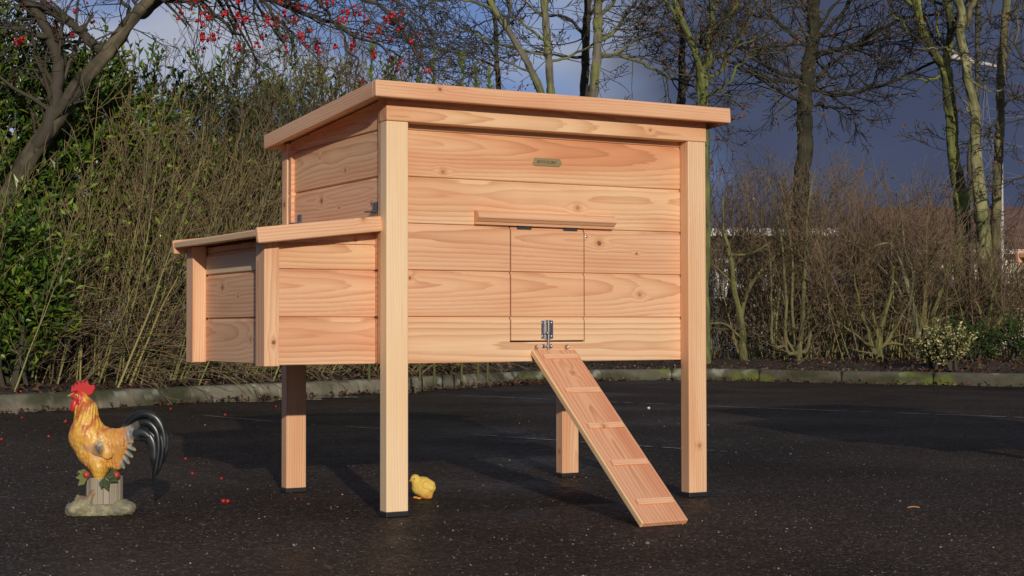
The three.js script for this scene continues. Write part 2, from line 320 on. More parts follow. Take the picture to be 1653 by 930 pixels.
{ // two worn, thin lines across the yard
  const R = rng(12), lm = std(0.24, 0.23, 0.21, 0.8);
  for (const [pts, wid] of [[[[330, 671], [480, 684], [700, 698], [1000, 719], [1180, 731]], 0.030], [[[700, 636.5], [900, 646], [1150, 657], [1330, 664], [1653, 676]], 0.045]]) {
    const cv = spline(pts.map(([x, y]) => onGround(x, y)), 240), mb = new MB();
    for (let k = 0; k < 240; k++) {
      if (fbm(k * 0.13, wid * 900, 1, 3) + 0.5 * R() < 0.12) continue;
      const t = cv[k + 1].clone().sub(cv[k]).normalize(), o = V(t.z, 0, -t.x), w = wid * (0.3 + 0.7 * R()), e = wid * 0.3 * (R() - 0.5), c = [1, 1, 1];
      const q = [cv[k].clone().addScaledVector(o, w / 2 + e), cv[k].clone().addScaledVector(o, -w / 2 + e), cv[k + 1].clone().addScaledVector(o, w / 2 + e), cv[k + 1].clone().addScaledVector(o, -w / 2 + e)].map((v) => mb.vert(v.x, 0.004, v.z, 0, 1, 0, c));
      mb.i.push(q[0], q[1], q[2], q[1], q[3], q[2]);
    }
    struct('worn_line', mb.geo(), lm);
  }
}
{ // shallow water along the kerb
  const mb = new MB(), A = 200, s0 = kerbLen * 0.2, s1 = kerbLen * 0.56;
  for (let a = 0; a <= A; a++) {
    const s = mix(s0, s1, a / A), [p, , o] = kerbFrame(s), end = smooth(0, 0.12, a / A) * smooth(1, 0.8, a / A), w = end * clamp(0.34 + 0.75 * fbm(s * 0.8, 4, 1, 3) + 0.18 * noise(s * 4, 1), 0.04, 0.8);
    for (const k of [0.004, -w]) { const q = p.clone().addScaledVector(o, k); mb.vert(q.x, 0.004, q.z, 0, 1, 0, [1, 1, 1]); }
    if (a) { const i = 2 * a; mb.i.push(i - 2, i - 1, i, i, i - 1, i + 1); }
  }
  struct('puddle', mb.geo(), new THREE.MeshPhysicalMaterial({ color: new THREE.Color().setRGB(0.012, 0.011, 0.009), roughness: 0.09, specularIntensity: 1 }));
}

// ------------------------------------------------------------------ chicken coop
const W = 1.141, D = 0.8354, LA = 0.0704, LB = 0.047, HP = 0.4425, ROW = 0.1385, ZP = -0.0475, FOOT = 0.0155;
const steel = new THREE.MeshStandardMaterial({ color: new THREE.Color().setRGB(0.62, 0.62, 0.62), metalness: 1, roughness: 0.24 });
const darkSteel = new THREE.MeshStandardMaterial({ color: new THREE.Color().setRGB(0.16, 0.16, 0.17), metalness: 0.9, roughness: 0.4 });
const rubber = std(0.012, 0.013, 0.018, 0.55), brass = new THREE.MeshStandardMaterial({ color: new THREE.Color().setRGB(0.46, 0.37, 0.19), metalness: 0.7, roughness: 0.5 });
const engraved = std(0.05, 0.04, 0.02, 0.7), felt = std(0.03, 0.03, 0.032, 0.9);
function cylinder(r, h, axis, pos, seg = 14) { const g = new THREE.CylinderGeometry(r, r, h, seg); if (axis === 'x') g.rotateZ(Math.PI / 2); if (axis === 'z') g.rotateX(Math.PI / 2); g.translate(...pos); return g; }
const box = (w, h, d, x, y, z, r = 0) => { const g = r ? bar(w, h, d, r) : new THREE.BoxGeometry(w, h, d); g.translate(x, y, z); return g; };
const flat = (list) => mergeGeometries(list.map((g) => { const q = g.index ? g.toNonIndexed() : g; q.deleteAttribute('uv'); return q; }));

const ZS = -0.0718, roofY = (z) => 1.2576 + (z - 0.06) * 0.0720;   // top of the sloping roof
function makeCoop() {
  const coop = thing('chicken_coop', 'orange larch chicken coop on four legs with a nest box on its left side', 'chicken coop');
  // legs and their feet
  const legs = [[0, -LB, STRAIGHT[3], PALE, 1.15], [W - LA, -LB, STRAIGHT[0], [1, 1, 0.96], 1.15], [0, -D, STRAIGHT[1], ORANGE, 1.163], [W - LA, -D, FLAT[4], ORANGE, 1.163]];
  legs.forEach(([x, z, tex, tint, h]) => {
    const l = beam('leg', coop, [x, x + LA], [FOOT - 0.002, h], [z, z + LB], tex, tint, 1, 0.004);
    const f = mesh('rubber_foot', box(LA + 0.004, FOOT, LB + 0.004, 0, 0, 0, 0.003), rubber, l); f.position.set(0, FOOT / 2 - (FOOT - 0.002 + h) / 2, 0);
  });
  // front wall; the door is cut out of three boards
  const DX0 = 0.438, DX1 = 0.703, DY0 = 0.5055, G = 0.0022, xa = 0.004, xb = W - 0.004;
  const front = groupOf('front_wall', coop); front.position.z = ZP;
  const ft = [[FLAT[6], [1, 1, 0.95], 0.02], [FLAT[1], [0.97, 0.895, 0.84], 0.05], [FLAT[8], [0.95, 0.89, 0.845], 0.0], [FLAT[0], [1, 1, 0.94], 0.1], [FLAT[4], [0.98, 0.93, 0.84], 0.03]];
  const doorG = groupOf('door', coop); doorG.position.z = ZP + 0.001;
  for (let k = 0; k < 5; k++) {
    const y = HP + ROW * k, [tex, tint, off] = ft[k];
    if (k === 0) {
      const pieces = [rabatGeo(xa, DX0 - G, y, ROW, 0.019), rabatGeo(DX1 + G, xb, y, ROW, 0.019)];
      const low = new THREE.BoxGeometry(DX1 - DX0 + 2 * G, DY0 - G - y - 0.002, 0.017); low.translate((DX0 + DX1) / 2, (y + 0.002 + DY0 - G) / 2, -0.0085);
      const geo = mergeGeometries([...pieces.map((g) => g.index ? g.toNonIndexed() : g), low.toNonIndexed()].map((g) => { g.translate(0, -y - ROW / 2, 0); grain(g, 0, off); g.translate(0, y + ROW / 2, 0); return g; }));
      mesh('plank', geo, woodMat(tex, tint), front);
      plank(doorG, DX0 + G, DX1 - G, y, ROW, tex, tint, off, 'door_plank', DY0 - y + G);
    } else if (k < 3) {
      plank(front, xa, DX0 - G, y, ROW, tex, tint, off); plank(front, DX1 + G, xb, y, ROW, tex, tint, off);
      plank(doorG, DX0 + G, DX1 - G, y + (k === 0 ? 0 : 0), ROW - (k === 2 ? G : 0), tex, tint, off, 'door_plank');
    } else plank(front, xa, xb, y, ROW, tex, tint, off);
  }
  plank(front, xa, xb, HP + 5 * ROW, 0.085, FLAT[2], GOLD, 0.1);
  // door furniture
  const dx = 0.567;
  const bolt = [box(0.013, 0.056, 0.0015, dx - 0.0145, 0.5415, 0.001), box(0.013, 0.056, 0.0015, dx + 0.0145, 0.5415, 0.001), box(0.0026, 0.06, 0.008, dx - 0.0075, 0.5415, 0.004), box(0.0026, 0.06, 0.008, dx + 0.0075, 0.5415, 0.004),
    cylinder(0.0042, 0.092, 'y', [dx + 0.002, 0.5245, 0.0065]), cylinder(0.0024, 0.016, 'z', [dx - 0.004, 0.530, 0.010]), cylinder(0.0024, 0.017, 'x', [dx - 0.006, 0.530, 0.009]), box(0.016, 0.010, 0.0012, dx, 0.566, 0.004), box(0.016, 0.010, 0.0012, dx, 0.519, 0.009)];
  for (const [a, b] of [[-1, 0.563], [1, 0.563], [-1, 0.521], [1, 0.521]]) { const s = new THREE.SphereGeometry(0.0036, 10, 6); s.scale(1, 1, 0.5); s.translate(dx + a * 0.0165, b, 0.002); bolt.push(s); }
  mesh('barrel_bolt', flat(bolt), steel, doorG);
  const keep = [box(0.009, 0.012, 0.0015, dx - 0.013, 0.490, 0.001, 0), box(0.009, 0.012, 0.0015, dx + 0.013, 0.490, 0.001, 0), new THREE.TorusGeometry(0.0078, 0.0022, 6, 14, Math.PI)];
  keep[2].rotateX(Math.PI / 2); keep[2].translate(dx, 0.490, 0.002);
  for (const a of [-1, 1]) { const s = new THREE.SphereGeometry(0.004, 10, 6); s.scale(1, 1, 0.5); s.translate(dx + a * 0.0165, 0.490, 0.001); keep.push(s); }
  mesh('bolt_keeper', flat(keep), steel, front);
  for (const hx of [0.487, 0.653]) {
    const g = [cylinder(0.004, 0.052, 'x', [hx, 0.8605, 0.003]), box(0.05, 0.020, 0.0015, hx, 0.870, 0.0015), box(0.05, 0.007, 0.0015, hx, 0.854, 0.001)];
    for (const a of [-1, 0, 1]) g.push(cylinder(0.0047, 0.002, 'x', [hx + a * 0.0166, 0.8605, 0.003]));
    mesh('hinge', flat(g), darkSteel, doorG);
  }
  const sc = new THREE.SphereGeometry(0.0042, 10, 6); sc.scale(1, 1, 0.4); sc.translate(0.712, 0.8335, 0.0005); mesh('screw', sc, steel, front);
  for (const ex of [0.523, 0.632]) {
    const t = new THREE.TorusGeometry(0.0075, 0.002, 8, 16); t.rotateY(Math.PI / 2); t.translate(ex, 0.487, 0.012);
    mesh('screw_eye', flat([t, cylinder(0.002, 0.010, 'z', [ex, 0.487, 0.003])]), steel, front);
  }
  { // rain strip over the door, an offcut with an ogee lower edge, hung at a slight tilt
    const s = new THREE.Shape(), P = [[0, 0.031], [0.016, 0.030], [0.026, 0.024], [0.030, 0.014], [0.030, 0.008], [0.024, 0.004], [0.018, -0.002], [0.012, -0.004], [0.010, -0.011], [0, -0.011]];
    P.forEach(([x, y], k) => (k ? s.lineTo(-x, y) : s.moveTo(-x, y)));
    const g = new THREE.ExtrudeGeometry(s, { depth: 0.494, bevelEnabled: false }); g.rotateY(Math.PI / 2); g.computeVertexNormals(); grain(g, 0, 0.3);
    const m = mesh('rain_strip', g, woodMat(STRAIGHT[4], SALMON), front); m.position.set(0.312, 0.8715, 0.0012); m.rotation.z = -0.004;
  }
  { // brass plate
    const s = new THREE.Shape(), a = 0.040, r = 0.0115; s.absarc(a, 0, r, -Math.PI / 2, Math.PI / 2); s.absarc(-a, 0, r, Math.PI / 2, Math.PI * 1.5);
    const g = new THREE.ExtrudeGeometry(s, { depth: 0.001, bevelEnabled: true, bevelSize: 0.0009, bevelThickness: 0.0009, bevelSegments: 2, curveSegments: 14 });
    const m = mesh('name_plate', g, brass, front); m.position.set(0.5675, 1.0603, 0.001);
    const L = []; const up = (x, h = 0.0085, y = 0) => L.push(box(0.0011, h, 0.0006, x, y, 0.0021)), ac = (x, y, w = 0.004) => L.push(box(w, 0.0011, 0.0006, x, y, 0.0021));
    let x = -0.033; for (const ch of 'OMTTFIELDEH') {     // the plate's worn capitals
      if ('TIF'.includes(ch)) up(x + (ch === 'F' ? -0.0018 : 0)); if ('ELDH'.includes(ch)) up(x - 0.0018); if ('MHDO'.includes(ch)) up(x + 0.002); if ('MO'.includes(ch)) { up(x - 0.002); }
      if ('TFEDMO'.includes(ch)) ac(x, 0.0038); if ('ELDO'.includes(ch)) ac(x, -0.0038); if ('FEH'.includes(ch)) ac(x, 0); x += 0.0062;
    }
    mesh('lettering', flat(L), engraved, m);
    for (const q of [-0.043, 0.044]) { const t = new THREE.SphereGeometry(0.003, 10, 6); t.scale(1, 1, 0.5); t.translate(q, 0, 0.002); mesh('rivet', t, brass, m); }
  }
  // beam across the front, with the same at the back
  beam('beam', coop, [-0.001, W + 0.001], [1.1505, 1.229], [-0.05, 0.0025], FLAT[9], GOLD, 0, 0.003);
  beam('beam', coop, [LA + 0.001, W - LA - 0.001], [1.1005, 1.165], [-D, -D + LB], FLAT[3], ORANGE, 0, 0.003);
  // left, right and back walls
  const zr = -D + LB + 0.0, zf = ZP - 0.02, LW = zf - zr;
  const sideRows = [[FLAT[2], SALMON], [FLAT[5], ORANGE], [FLAT[3], ORANGE], [FLAT[8], ORANGE], [FLAT[7], GOLD], [FLAT[9], ORANGE]];
  for (const side of [0, 1]) {
    const wall = groupOf(side ? 'right_wall' : 'left_wall', coop); wall.position.set(side ? W - 0.012 : 0.012, 0, side ? zf : zr); wall.rotation.y = side ? Math.PI / 2 : -Math.PI / 2;
    for (let k = 0; k < 5; k++) plank(wall, -0.002, LW + 0.002, HP + ROW * k, ROW, sideRows[k][0], sideRows[k][1], 0.1 + 0.13 * k);
    const y = HP + ROW * 5, s = new THREE.Shape(), za = side ? zf : zr, zb = side ? zr : zf;
    s.moveTo(0, y); s.lineTo(LW, y); s.lineTo(LW, roofY(zb) - 0.03); s.lineTo(0, roofY(za) - 0.03); s.closePath();
    const g = new THREE.ExtrudeGeometry(s, { depth: 0.018, bevelEnabled: false }); g.translate(0, -y, -0.0195); grain(g, 0, 0.4); g.translate(0, y, 0);
    mesh('plank', g, woodMat(FLAT[10], ORANGE), wall);
  }
  const back = groupOf('back_wall', coop); back.position.set(W, 0, zr - 0.001); back.rotation.y = Math.PI;
  for (let k = 0; k < 5; k++) plank(back, LA * 0, W, HP + ROW * k, k === 4 ? ROW - 0.001 : ROW, FLAT[(k * 5 + 2) % 12], ORANGE, 0.1 * k).position.z = 0.001 - 0.02;
  mesh('coop_floor', grain(box(W - 0.06, 0.012, D - 0.16, W / 2, HP + 0.012, -D / 2), 0), woodMat(FLAT[11], ORANGE), coop);
  // roof
  const roof = groupOf('roof', coop); roof.position.set(0, 1.2576, 0.06); roof.rotation.x = ZS;
  const X0 = -0.0628, X1 = W + 0.0563, RL = 0.906;
  beam('fascia', roof, [X0, X1], [-0.0485, 0], [-0.02, 0], STRAIGHT[2], SALMON, 0, 0.0045);
  beam('fascia', roof, [X0 + 0.0005, X0 + 0.02], [-0.0485, -0.0004], [-RL, -0.0205], STRAIGHT[4], ORANGE, 2, 0.004);
  beam('fascia', roof, [X1 - 0.02, X1 - 0.0005], [-0.0485, -0.0004], [-RL, -0.0205], STRAIGHT[1], ORANGE, 2, 0.004);
  beam('fascia', roof, [X0 + 0.021, X1 - 0.021], [-0.0485, -0.0004], [-RL, -RL + 0.02], STRAIGHT[0], ORANGE, 0, 0.004);
  for (let k = 0; k < 6; k++) { const a = -0.021 - k * 0.1435; beam('roof_board', roof, [X0 + 0.021, X1 - 0.021], [-0.024, -0.008], [a - 0.1425, a], FLAT[(k * 5 + 1) % 12], ORANGE, 0, 0.002); }
  mesh('roofing_felt', box(X1 - X0 - 0.042, 0.003, RL - 0.043, (X0 + X1) / 2, -0.0058, -RL / 2), felt, roof);
  // nest box
  const nest = groupOf('nest_box', coop), NX = -0.34, nz = [-0.09, -0.160, -0.735, -0.800], NB = 0.4385, pw = 0.0455;
  const lidAt = (x) => 0.8296 + (x + 0.385) * 0.1185;
  for (const [a, b, tx] of [[nz[1], nz[0], FLAT[3]], [nz[3], nz[2], STRAIGHT[1]]]) {
    const s = new THREE.Shape(); s.moveTo(NX, NB); s.lineTo(NX + pw, NB); s.lineTo(NX + pw, lidAt(NX + pw) - 0.029); s.lineTo(NX, lidAt(NX) - 0.029); s.closePath();
    const g = new THREE.ExtrudeGeometry(s, { depth: b - a - 0.004, bevelEnabled: true, bevelSize: 0.002, bevelThickness: 0.002, bevelOffset: -0.002, bevelSegments: 2 }); g.translate(0, 0, a + 0.002);
    mesh('post', grain(g, 1, 0.2, 0.03), woodMat(tx, ORANGE), nest);
  }
  const nrow = [[0, ROW, FLAT[0], SALMON], [1, ROW, FLAT[7], SALMON], [2, 0.075, FLAT[10], GOLD], [2.555, 0.05, FLAT[5], ORANGE]];
  for (const back2 of [0, 1]) {
    const w = groupOf(back2 ? 'nest_back_wall' : 'nest_front_wall', nest); w.position.set(back2 ? 0.012 : NX + pw, 0, back2 ? nz[3] + 0.014 : nz[0] - 0.014); if (back2) w.rotation.y = Math.PI;
    const L = 0.012 - NX - pw - 0.001;
    for (const [r, h, tx, tint] of nrow) if (r < 2.5) plank(w, 0, L, HP - 0.001 + ROW * r, h, tx, tint, 0.2 + 0.31 * r);
    const y = HP - 0.001 + ROW * 2 + 0.0755, s = new THREE.Shape(), xl = NX + pw; s.moveTo(0, y); s.lineTo(L, y); s.lineTo(L, lidAt(back2 ? xl : 0.01) - 0.03); s.lineTo(0, lidAt(back2 ? 0.01 : xl) - 0.03); s.closePath();
    const g = new THREE.ExtrudeGeometry(s, { depth: 0.017, bevelEnabled: false }); g.translate(0, -y, -0.0172); grain(g, 0, 0.5); g.translate(0, y, 0); mesh('plank', g, woodMat(FLAT[5], ORANGE), w);
  }
  const nl = groupOf('nest_side_wall', nest); nl.position.set(NX + 0.0435, 0, nz[2]); nl.rotation.y = -Math.PI / 2;
  const NL = nz[1] - nz[2];
  plank(nl, 0, NL, HP - 0.001, ROW, FLAT[1], ORANGE, 0.55); plank(nl, 0, NL, HP - 0.001 + ROW, ROW, FLAT[8], ORANGE, 0.6); plank(nl, 0, NL, HP - 0.001 + 2 * ROW, 0.0675, STRAIGHT[3], [0.92, 0.88, 0.82], 0.3);
  beam('rail', nl, [0.001, NL - 0.001], [HP + 2 * ROW + 0.068, lidAt(NX) - 0.03], [-0.022, -0.004], FLAT[9], ORANGE, 0);
  mesh('nest_floor', grain(box(0.26, 0.012, 0.64, NX / 2 + 0.02, HP + 0.02, (nz[0] + nz[3]) / 2), 2), woodMat(FLAT[6], ORANGE), nest);
  const lid = groupOf('nest_lid', nest); lid.position.set(-0.385, 0.8296, 0); lid.rotation.z = Math.atan(0.1185);
  const LL = 0.3865;
  beam('fascia', lid, [0, LL], [-0.0455, 0], [-0.05, -0.03], STRAIGHT[4], SALMON, 0, 0.006);
  beam('fascia', lid, [0, LL], [-0.0455, 0], [-0.822, -0.802], STRAIGHT[2], SALMON, 0, 0.006);
  for (let k = 0; k < 3; k++) beam('lid_board', lid, [0.0015 + k * 0.129, 0.129 + k * 0.129], [-0.026, -0.006], [-0.8015, -0.051], k ? FLAT[k + 4] : STRAIGHT[3], k ? ORANGE : [1.0, 0.86, 0.74], 2, 0.004);
  for (const hz of [-0.10, -0.70]) mesh('hinge', flat([box(0.003, 0.028, 0.03, 0.0095, 0.905, hz), box(0.03, 0.003, 0.03, -0.006, 0.8905, hz), cylinder(0.005, 0.032, 'z', [0.006, 0.892, hz])]), darkSteel, nest);
  return coop;
}
const coop = makeCoop();
{ // a second coop stands beside it, out of the picture: its shadow falls into the yard on the right
  const c2 = coop.clone(); c2.name = numbered('chicken_coop'); scene.add(c2); c2.position.set(3.0, 0, 0.75);
  c2.userData.label = 'second wooden chicken coop beyond the right edge, seen only by its shadow'; 
}
{ // ramp
  const a = V(0.588, 0.4735, -0.044), b = V(0.588, 0.006, 0.556), len = a.distanceTo(b), ang = Math.atan2(a.y - b.y, b.z - a.z);
  const t = thing('ramp', 'wooden hen ramp with five cleats leaning on the coop door sill', 'ramp', [a.x, a.y, a.z]); t.rotation.x = ang;
  const g = bar(0.152, 0.018, len, 0.004); grain(g, 2, 0.62); const m = mesh('board', g, woodMat(FLAT[11], [0.90, 0.74, 0.68]), t); m.position.set(0, 0, len / 2);
  const edge = mesh('edge_strip', grain(bar(0.0065, 0.0185, len - 0.001, 0.003), 2, 0.5), woodMat(STRAIGHT[3], [0.98, 0.88, 0.72]), t); edge.position.set(-0.0765, 0, len / 2); edge.userData.label = 'pale sapwood edge of the ramp';
  for (let k = 0; k < 5; k++) { const c = mesh('cleat', grain(bar(0.122, 0.007, 0.021, 0.002), 0, 0.62 + k * 0.11), woodMat(STRAIGHT[4], [1.02, 0.95, 0.93]), t); c.position.set(0.004, 0.0125, len * (0.052 + 0.2115 * k)); }
}

// ------------------------------------------------------------------ figures
const smin = (a, b, k) => { const h = Math.max(k - Math.abs(a - b), 0) / k; return Math.min(a, b) - h * h * k * 0.25; };
function cap(q, a, ra, b, rb, sz = 1) {             // tapered capsule, optionally narrower along z
  const x = q[0] - a[0], y = q[1] - a[1], z = (q[2] - a[2]) / sz, bx = b[0] - a[0], by = b[1] - a[1], bz = (b[2] - a[2]) / sz, h = clamp((x * bx + y * by + z * bz) / (bx * bx + by * by + bz * bz + 1e-12));
  return Math.hypot(x - h * bx, y - h * by, z - h * bz) - mix(ra, rb, h);
}
function sdfGeo(f, c, half, N, color) {
  const mc = new MarchingCubes(N, new THREE.MeshBasicMaterial(), false, false, 160000); mc.isolation = 0;
  const h = N / 2, q = [0, 0, 0];
  for (let k = 0; k < N; k++) for (let j = 0; j < N; j++) for (let i = 0; i < N; i++) { q[0] = c[0] + (i - h) / h * half; q[1] = c[1] + (j - h) / h * half; q[2] = c[2] + (k - h) / h * half; mc.field[i + j * N + k * N * N] = -f(q); }
  mc.update();
  const n = mc.count, P = new Float32Array(n * 3), Nn = new Float32Array(n * 3), C = new Float32Array(n * 3), e = 0.0006;
  for (let k = 0; k < n; k++) {
    const p = [0, 1, 2].map((a) => c[a] + mc.positionArray[3 * k + a] * half), g = [0, 1, 2].map((a) => { const u = p.slice(), v = p.slice(); u[a] += e; v[a] -= e; return f(u) - f(v); }), l = Math.hypot(...g) || 1, col = color(p, g.map((v) => v / l));
    for (let a = 0; a < 3; a++) { P[3 * k + a] = p[a]; Nn[3 * k + a] = g[a] / l; C[3 * k + a] = col[a]; }
  }
  const g = new THREE.BufferGeometry(); g.setAttribute('position', new THREE.BufferAttribute(P, 3)); g.setAttribute('normal', new THREE.BufferAttribute(Nn, 3)); g.setAttribute('color', new THREE.BufferAttribute(C, 3));
  return g;
}
{ // rooster statue: x towards the tail, y up, z towards the viewer
  const S = 1 / 1972, X = (v) => (v - 290) * S, Y = (v) => (872 - v) * S, Pt = (x, y, z = 0) => [X(x), Y(y), z], r = (v) => v * S;
  const pos = onGround(162, 831), t = thing('rooster_statue', 'painted orange rooster statue with red comb and black tail on a rock base', 'statue', [pos.x, 0, pos.z], -YAW);
  t.children.length = 0;
  const ox = (162 - (80 + 290 * 0.2795)) * 0;        // local origin sits under the figure's middle
  const bodyF = (q) => {
    let d = cap(q, Pt(192, 425), r(84), Pt(335, 465), r(86), 0.82);
    d = smin(d, cap(q, Pt(215, 395), r(84), Pt(200, 262), r(60), 0.9), 0.03);
    d = smin(d, cap(q, Pt(200, 262), r(60), Pt(172, 188), r(36), 0.9), 0.012);
    d = smin(d, cap(q, Pt(230, 520), r(70), Pt(285, 600), r(52), 0.9), 0.03);
    for (const z of [0.018, -0.018]) d = smin(d, cap(q, Pt(285, 590, z), r(52), Pt(290, 690, z * 0.8), r(17)), 0.012);
    d = smin(d, cap(q, Pt(335, 460), r(84), Pt(425, 425), r(52), 0.8), 0.02); d = smin(d, cap(q, Pt(425, 425), r(50), Pt(470, 370), r(26), 0.7), 0.02);
    d = smin(d, cap(q, Pt(385, 460, 0.012), r(62), Pt(388, 575, 0.012), r(34), 0.8), 0.02);
    d = smin(d, cap(q, Pt(165, 195, 0), r(36), Pt(132, 184, 0), r(20)), 0.008);
    d = smin(d, cap(q, Pt(255, 455, 0.034), r(48), Pt(345, 510, 0.036), r(34), 0.45), 0.006);
    const x = q[0], y = q[1], z = q[2];
    if (d < 0.012) {
      const neck = smooth(Y(440), Y(330), y) * smooth(Y(205), Y(240), y), u = Math.atan2(z, x - X(205) + (y - Y(250)) * 0.25);
      d += neck * 0.0013 * Math.sin(u * 17 + y * 260 + 2 * noise(x * 60, y * 60, z * 60));
      const sad = smooth(X(330), X(370), x) * smooth(Y(330), Y(400), y) * smooth(Y(640), Y(560), y); d += sad * 0.0012 * Math.sin(x * 620 + y * 110 + 3 * noise(x * 50, y * 50, z * 50));
      const br = (1 - neck) * (1 - sad); d += br * 0.0011 * noise(x * 230, y * 170, z * 230) + 0.0005 * noise(x * 500, y * 500, z * 500);
    }
    return d;
  };
  const bodyC = (p) => {
    const [x, y, z] = p, zx = x / S + 290, zy = 872 - y / S, n = fbm(x * 40, y * 40, z * 40, 3), n2 = noise(x * 160 + y * 60, y * 50, z * 120);
    let c = [0.68, 0.35, 0.07];
    c = mix3(c, [0.77, 0.51, 0.13], smooth(-0.2, 0.35, n2 + n));
    c = mix3(c, [0.50, 0.13, 0.025], smooth(0.05, 0.55, n - 0.3 * n2) * 0.8);
    const neck = smooth(430, 360, zy); const stripe = Math.sin((zx - 200) * 0.055 + (zy - 300) * 0.045 + 3.2 * n);
    c = mix3(c, stripe > 0 ? [0.74, 0.42, 0.06] : [0.50, 0.12, 0.02], neck * 0.95 * Math.abs(stripe));
    c = mix3(c, [0.50, 0.17, 0.05], smooth(330, 370, zx) * smooth(330, 380, zy) * (0.4 + 0.5 * n2));
    c = mix3(c, [0.72, 0.43, 0.05], smooth(560, 640, zy) * 0.7);
    c = mix3(c, [0.60, 0.33, 0.24], smooth(130, 110, Math.hypot(zx - 190, zy - 545)) * smooth(0.05, 0.3, n) * 0.8);
    const wg = Math.hypot((zx - 298) / 33, (zy - 478) / 50); if (z > 0) c = mix3(c, mix3([0.03, 0.04, 0.045], [0.13, 0.15, 0.155], smooth(-0.2, 0.5, n2 + n)), 0.85 * smooth(1.3, 0.45, wg));
    c = mix3(c, [0.30, 0.27, 0.22], smooth(415, 465, zx - (zy - 400) * 0.1) * smooth(470, 420, zy));
    c = mix3(c, [0.10, 0.12, 0.13], smooth(440, 490, zx) * smooth(450, 400, zy));
    const face = Math.hypot((zx - 150) / 42, (zy - 192) / 42); c = mix3(c, [0.58, 0.045, 0.04], smooth(1.15, 0.9, face));
    return c;
  };
  const paint = vcol(0.42); const g = sdfGeo(bodyF, [0.0, 0.245, 0], 0.19, 116, bodyC);
  mesh('body', g, paint, t);
  const red = std(0.52, 0.024, 0.026, 0.4);
  { // comb, wattles, beak, eye
    const s = new THREE.Shape(); const P = [[118, 158], [122, 128], [134, 138], [140, 112], [152, 126], [162, 100], [174, 118], [186, 96], [194, 114], [207, 92], [214, 118], [228, 128], [249, 124], [250, 140], [238, 168], [214, 180], [180, 162], [150, 150]];
    P.forEach(([x, y], k) => (k ? s.lineTo(X(x), Y(y)) : s.moveTo(X(x), Y(y))));
    const cg = new THREE.ExtrudeGeometry(s, { depth: 0.005, bevelEnabled: true, bevelSize: 0.0022, bevelThickness: 0.0035, bevelSegments: 3 }); cg.translate(0, 0, -0.0025); mesh('comb', cg, red, t);
    for (const z of [0.012, -0.012]) { const w = new THREE.SphereGeometry(1, 16, 12); w.scale(r(20), r(36), 0.006); w.rotateZ(-0.25); w.translate(X(136), Y(238), z); mesh('wattle', w, red, t); const e = new THREE.SphereGeometry(1, 12, 10); e.scale(r(14), r(22), 0.005); e.translate(X(172), Y(222), z * 1.5); mesh('ear_lobe', e, red, t); }
    const bk = new THREE.ConeGeometry(r(16), r(44), 10); bk.rotateZ(1.78); bk.translate(X(112), Y(179), 0); mesh('beak', bk, std(0.48, 0.36, 0.12, 0.4), t);
    for (const z of [0.0165, -0.0165]) {
      const e = mesh('eye', new THREE.SphereGeometry(r(11), 14, 10), std(0.75, 0.55, 0.12, 0.15), t); e.position.set(X(156), Y(182), z);
      const pu = mesh('pupil', new THREE.SphereGeometry(r(6), 10, 8), std(0.01, 0.01, 0.01, 0.1), e); pu.position.z = Math.sign(z) * r(7);
    }
  }
  const black = vcol(0.3), paths = [ // sickle feathers
    [[415, 400], [455, 325], [530, 289], [600, 310], [640, 370], [655, 450], [640, 545]], [[425, 400], [480, 330], [550, 312], [612, 345], [640, 420], [636, 520], [612, 620]], [[430, 410], [495, 352], [560, 340], [606, 385], [622, 470], [612, 580], [594, 690]],
    [[435, 420], [500, 380], [560, 372], [598, 420], [608, 500], [598, 590], [588, 660]], [[440, 430], [505, 402], [560, 408], [590, 450], [600, 520], [592, 600]], [[440, 440], [500, 424], [548, 432], [580, 468], [592, 530]], [[430, 395], [470, 345], [530, 325], [590, 360], [624, 420], [640, 480]], [[440, 425], [490, 400], [540, 396], [585, 430]],
    [[425, 395], [485, 318], [562, 296], [628, 330], [664, 410], [662, 500], [650, 575]], [[435, 415], [500, 362], [568, 352], [628, 410], [646, 500], [630, 590], [618, 640]], [[440, 432], [510, 392], [574, 398], [612, 450], [616, 540], [606, 600]],
  ];
  paths.forEach((pp, k) => {
    const mb = new MB(), zz = [0.006, -0.010, 0.012, -0.004, 0.016, 0.005, -0.016, 0.019, -0.006, 0.009, 0.014][k], c = spline(pp.map(([x, y], q) => V(X(x), Y(y), zz * (0.5 + q / pp.length))), 26);
    const R = rng(k + 5), wid = [15, 14, 15, 15, 15, 13, 15, 12, 11, 11, 10][k] * 1.3;
    mb.tube(c, c.map((_, q) => r(wid) * (0.55 + 0.75 * Math.sin(Math.PI * Math.min(0.98, 0.15 + 0.8 * q / 26))) * (q > 23 ? (27 - q) / 4 : 1)), 8, (f, p) => mix3(mix3([0.20, 0.19, 0.16], [0.008, 0.010, 0.012], smooth(0.02, 0.2, f + 0.12 * noise(p.x * 200, p.y * 60, k))), [0.05, 0.065, 0.075], 0.5 * smooth(0.15, 0.6, noise(p.x * 40, p.y * 40, k * 3))));
    const gg = mb.geo(); gg.scale(1, 1, 0.55); gg.computeVertexNormals(); mesh('tail_feather', gg, black, t);
  });
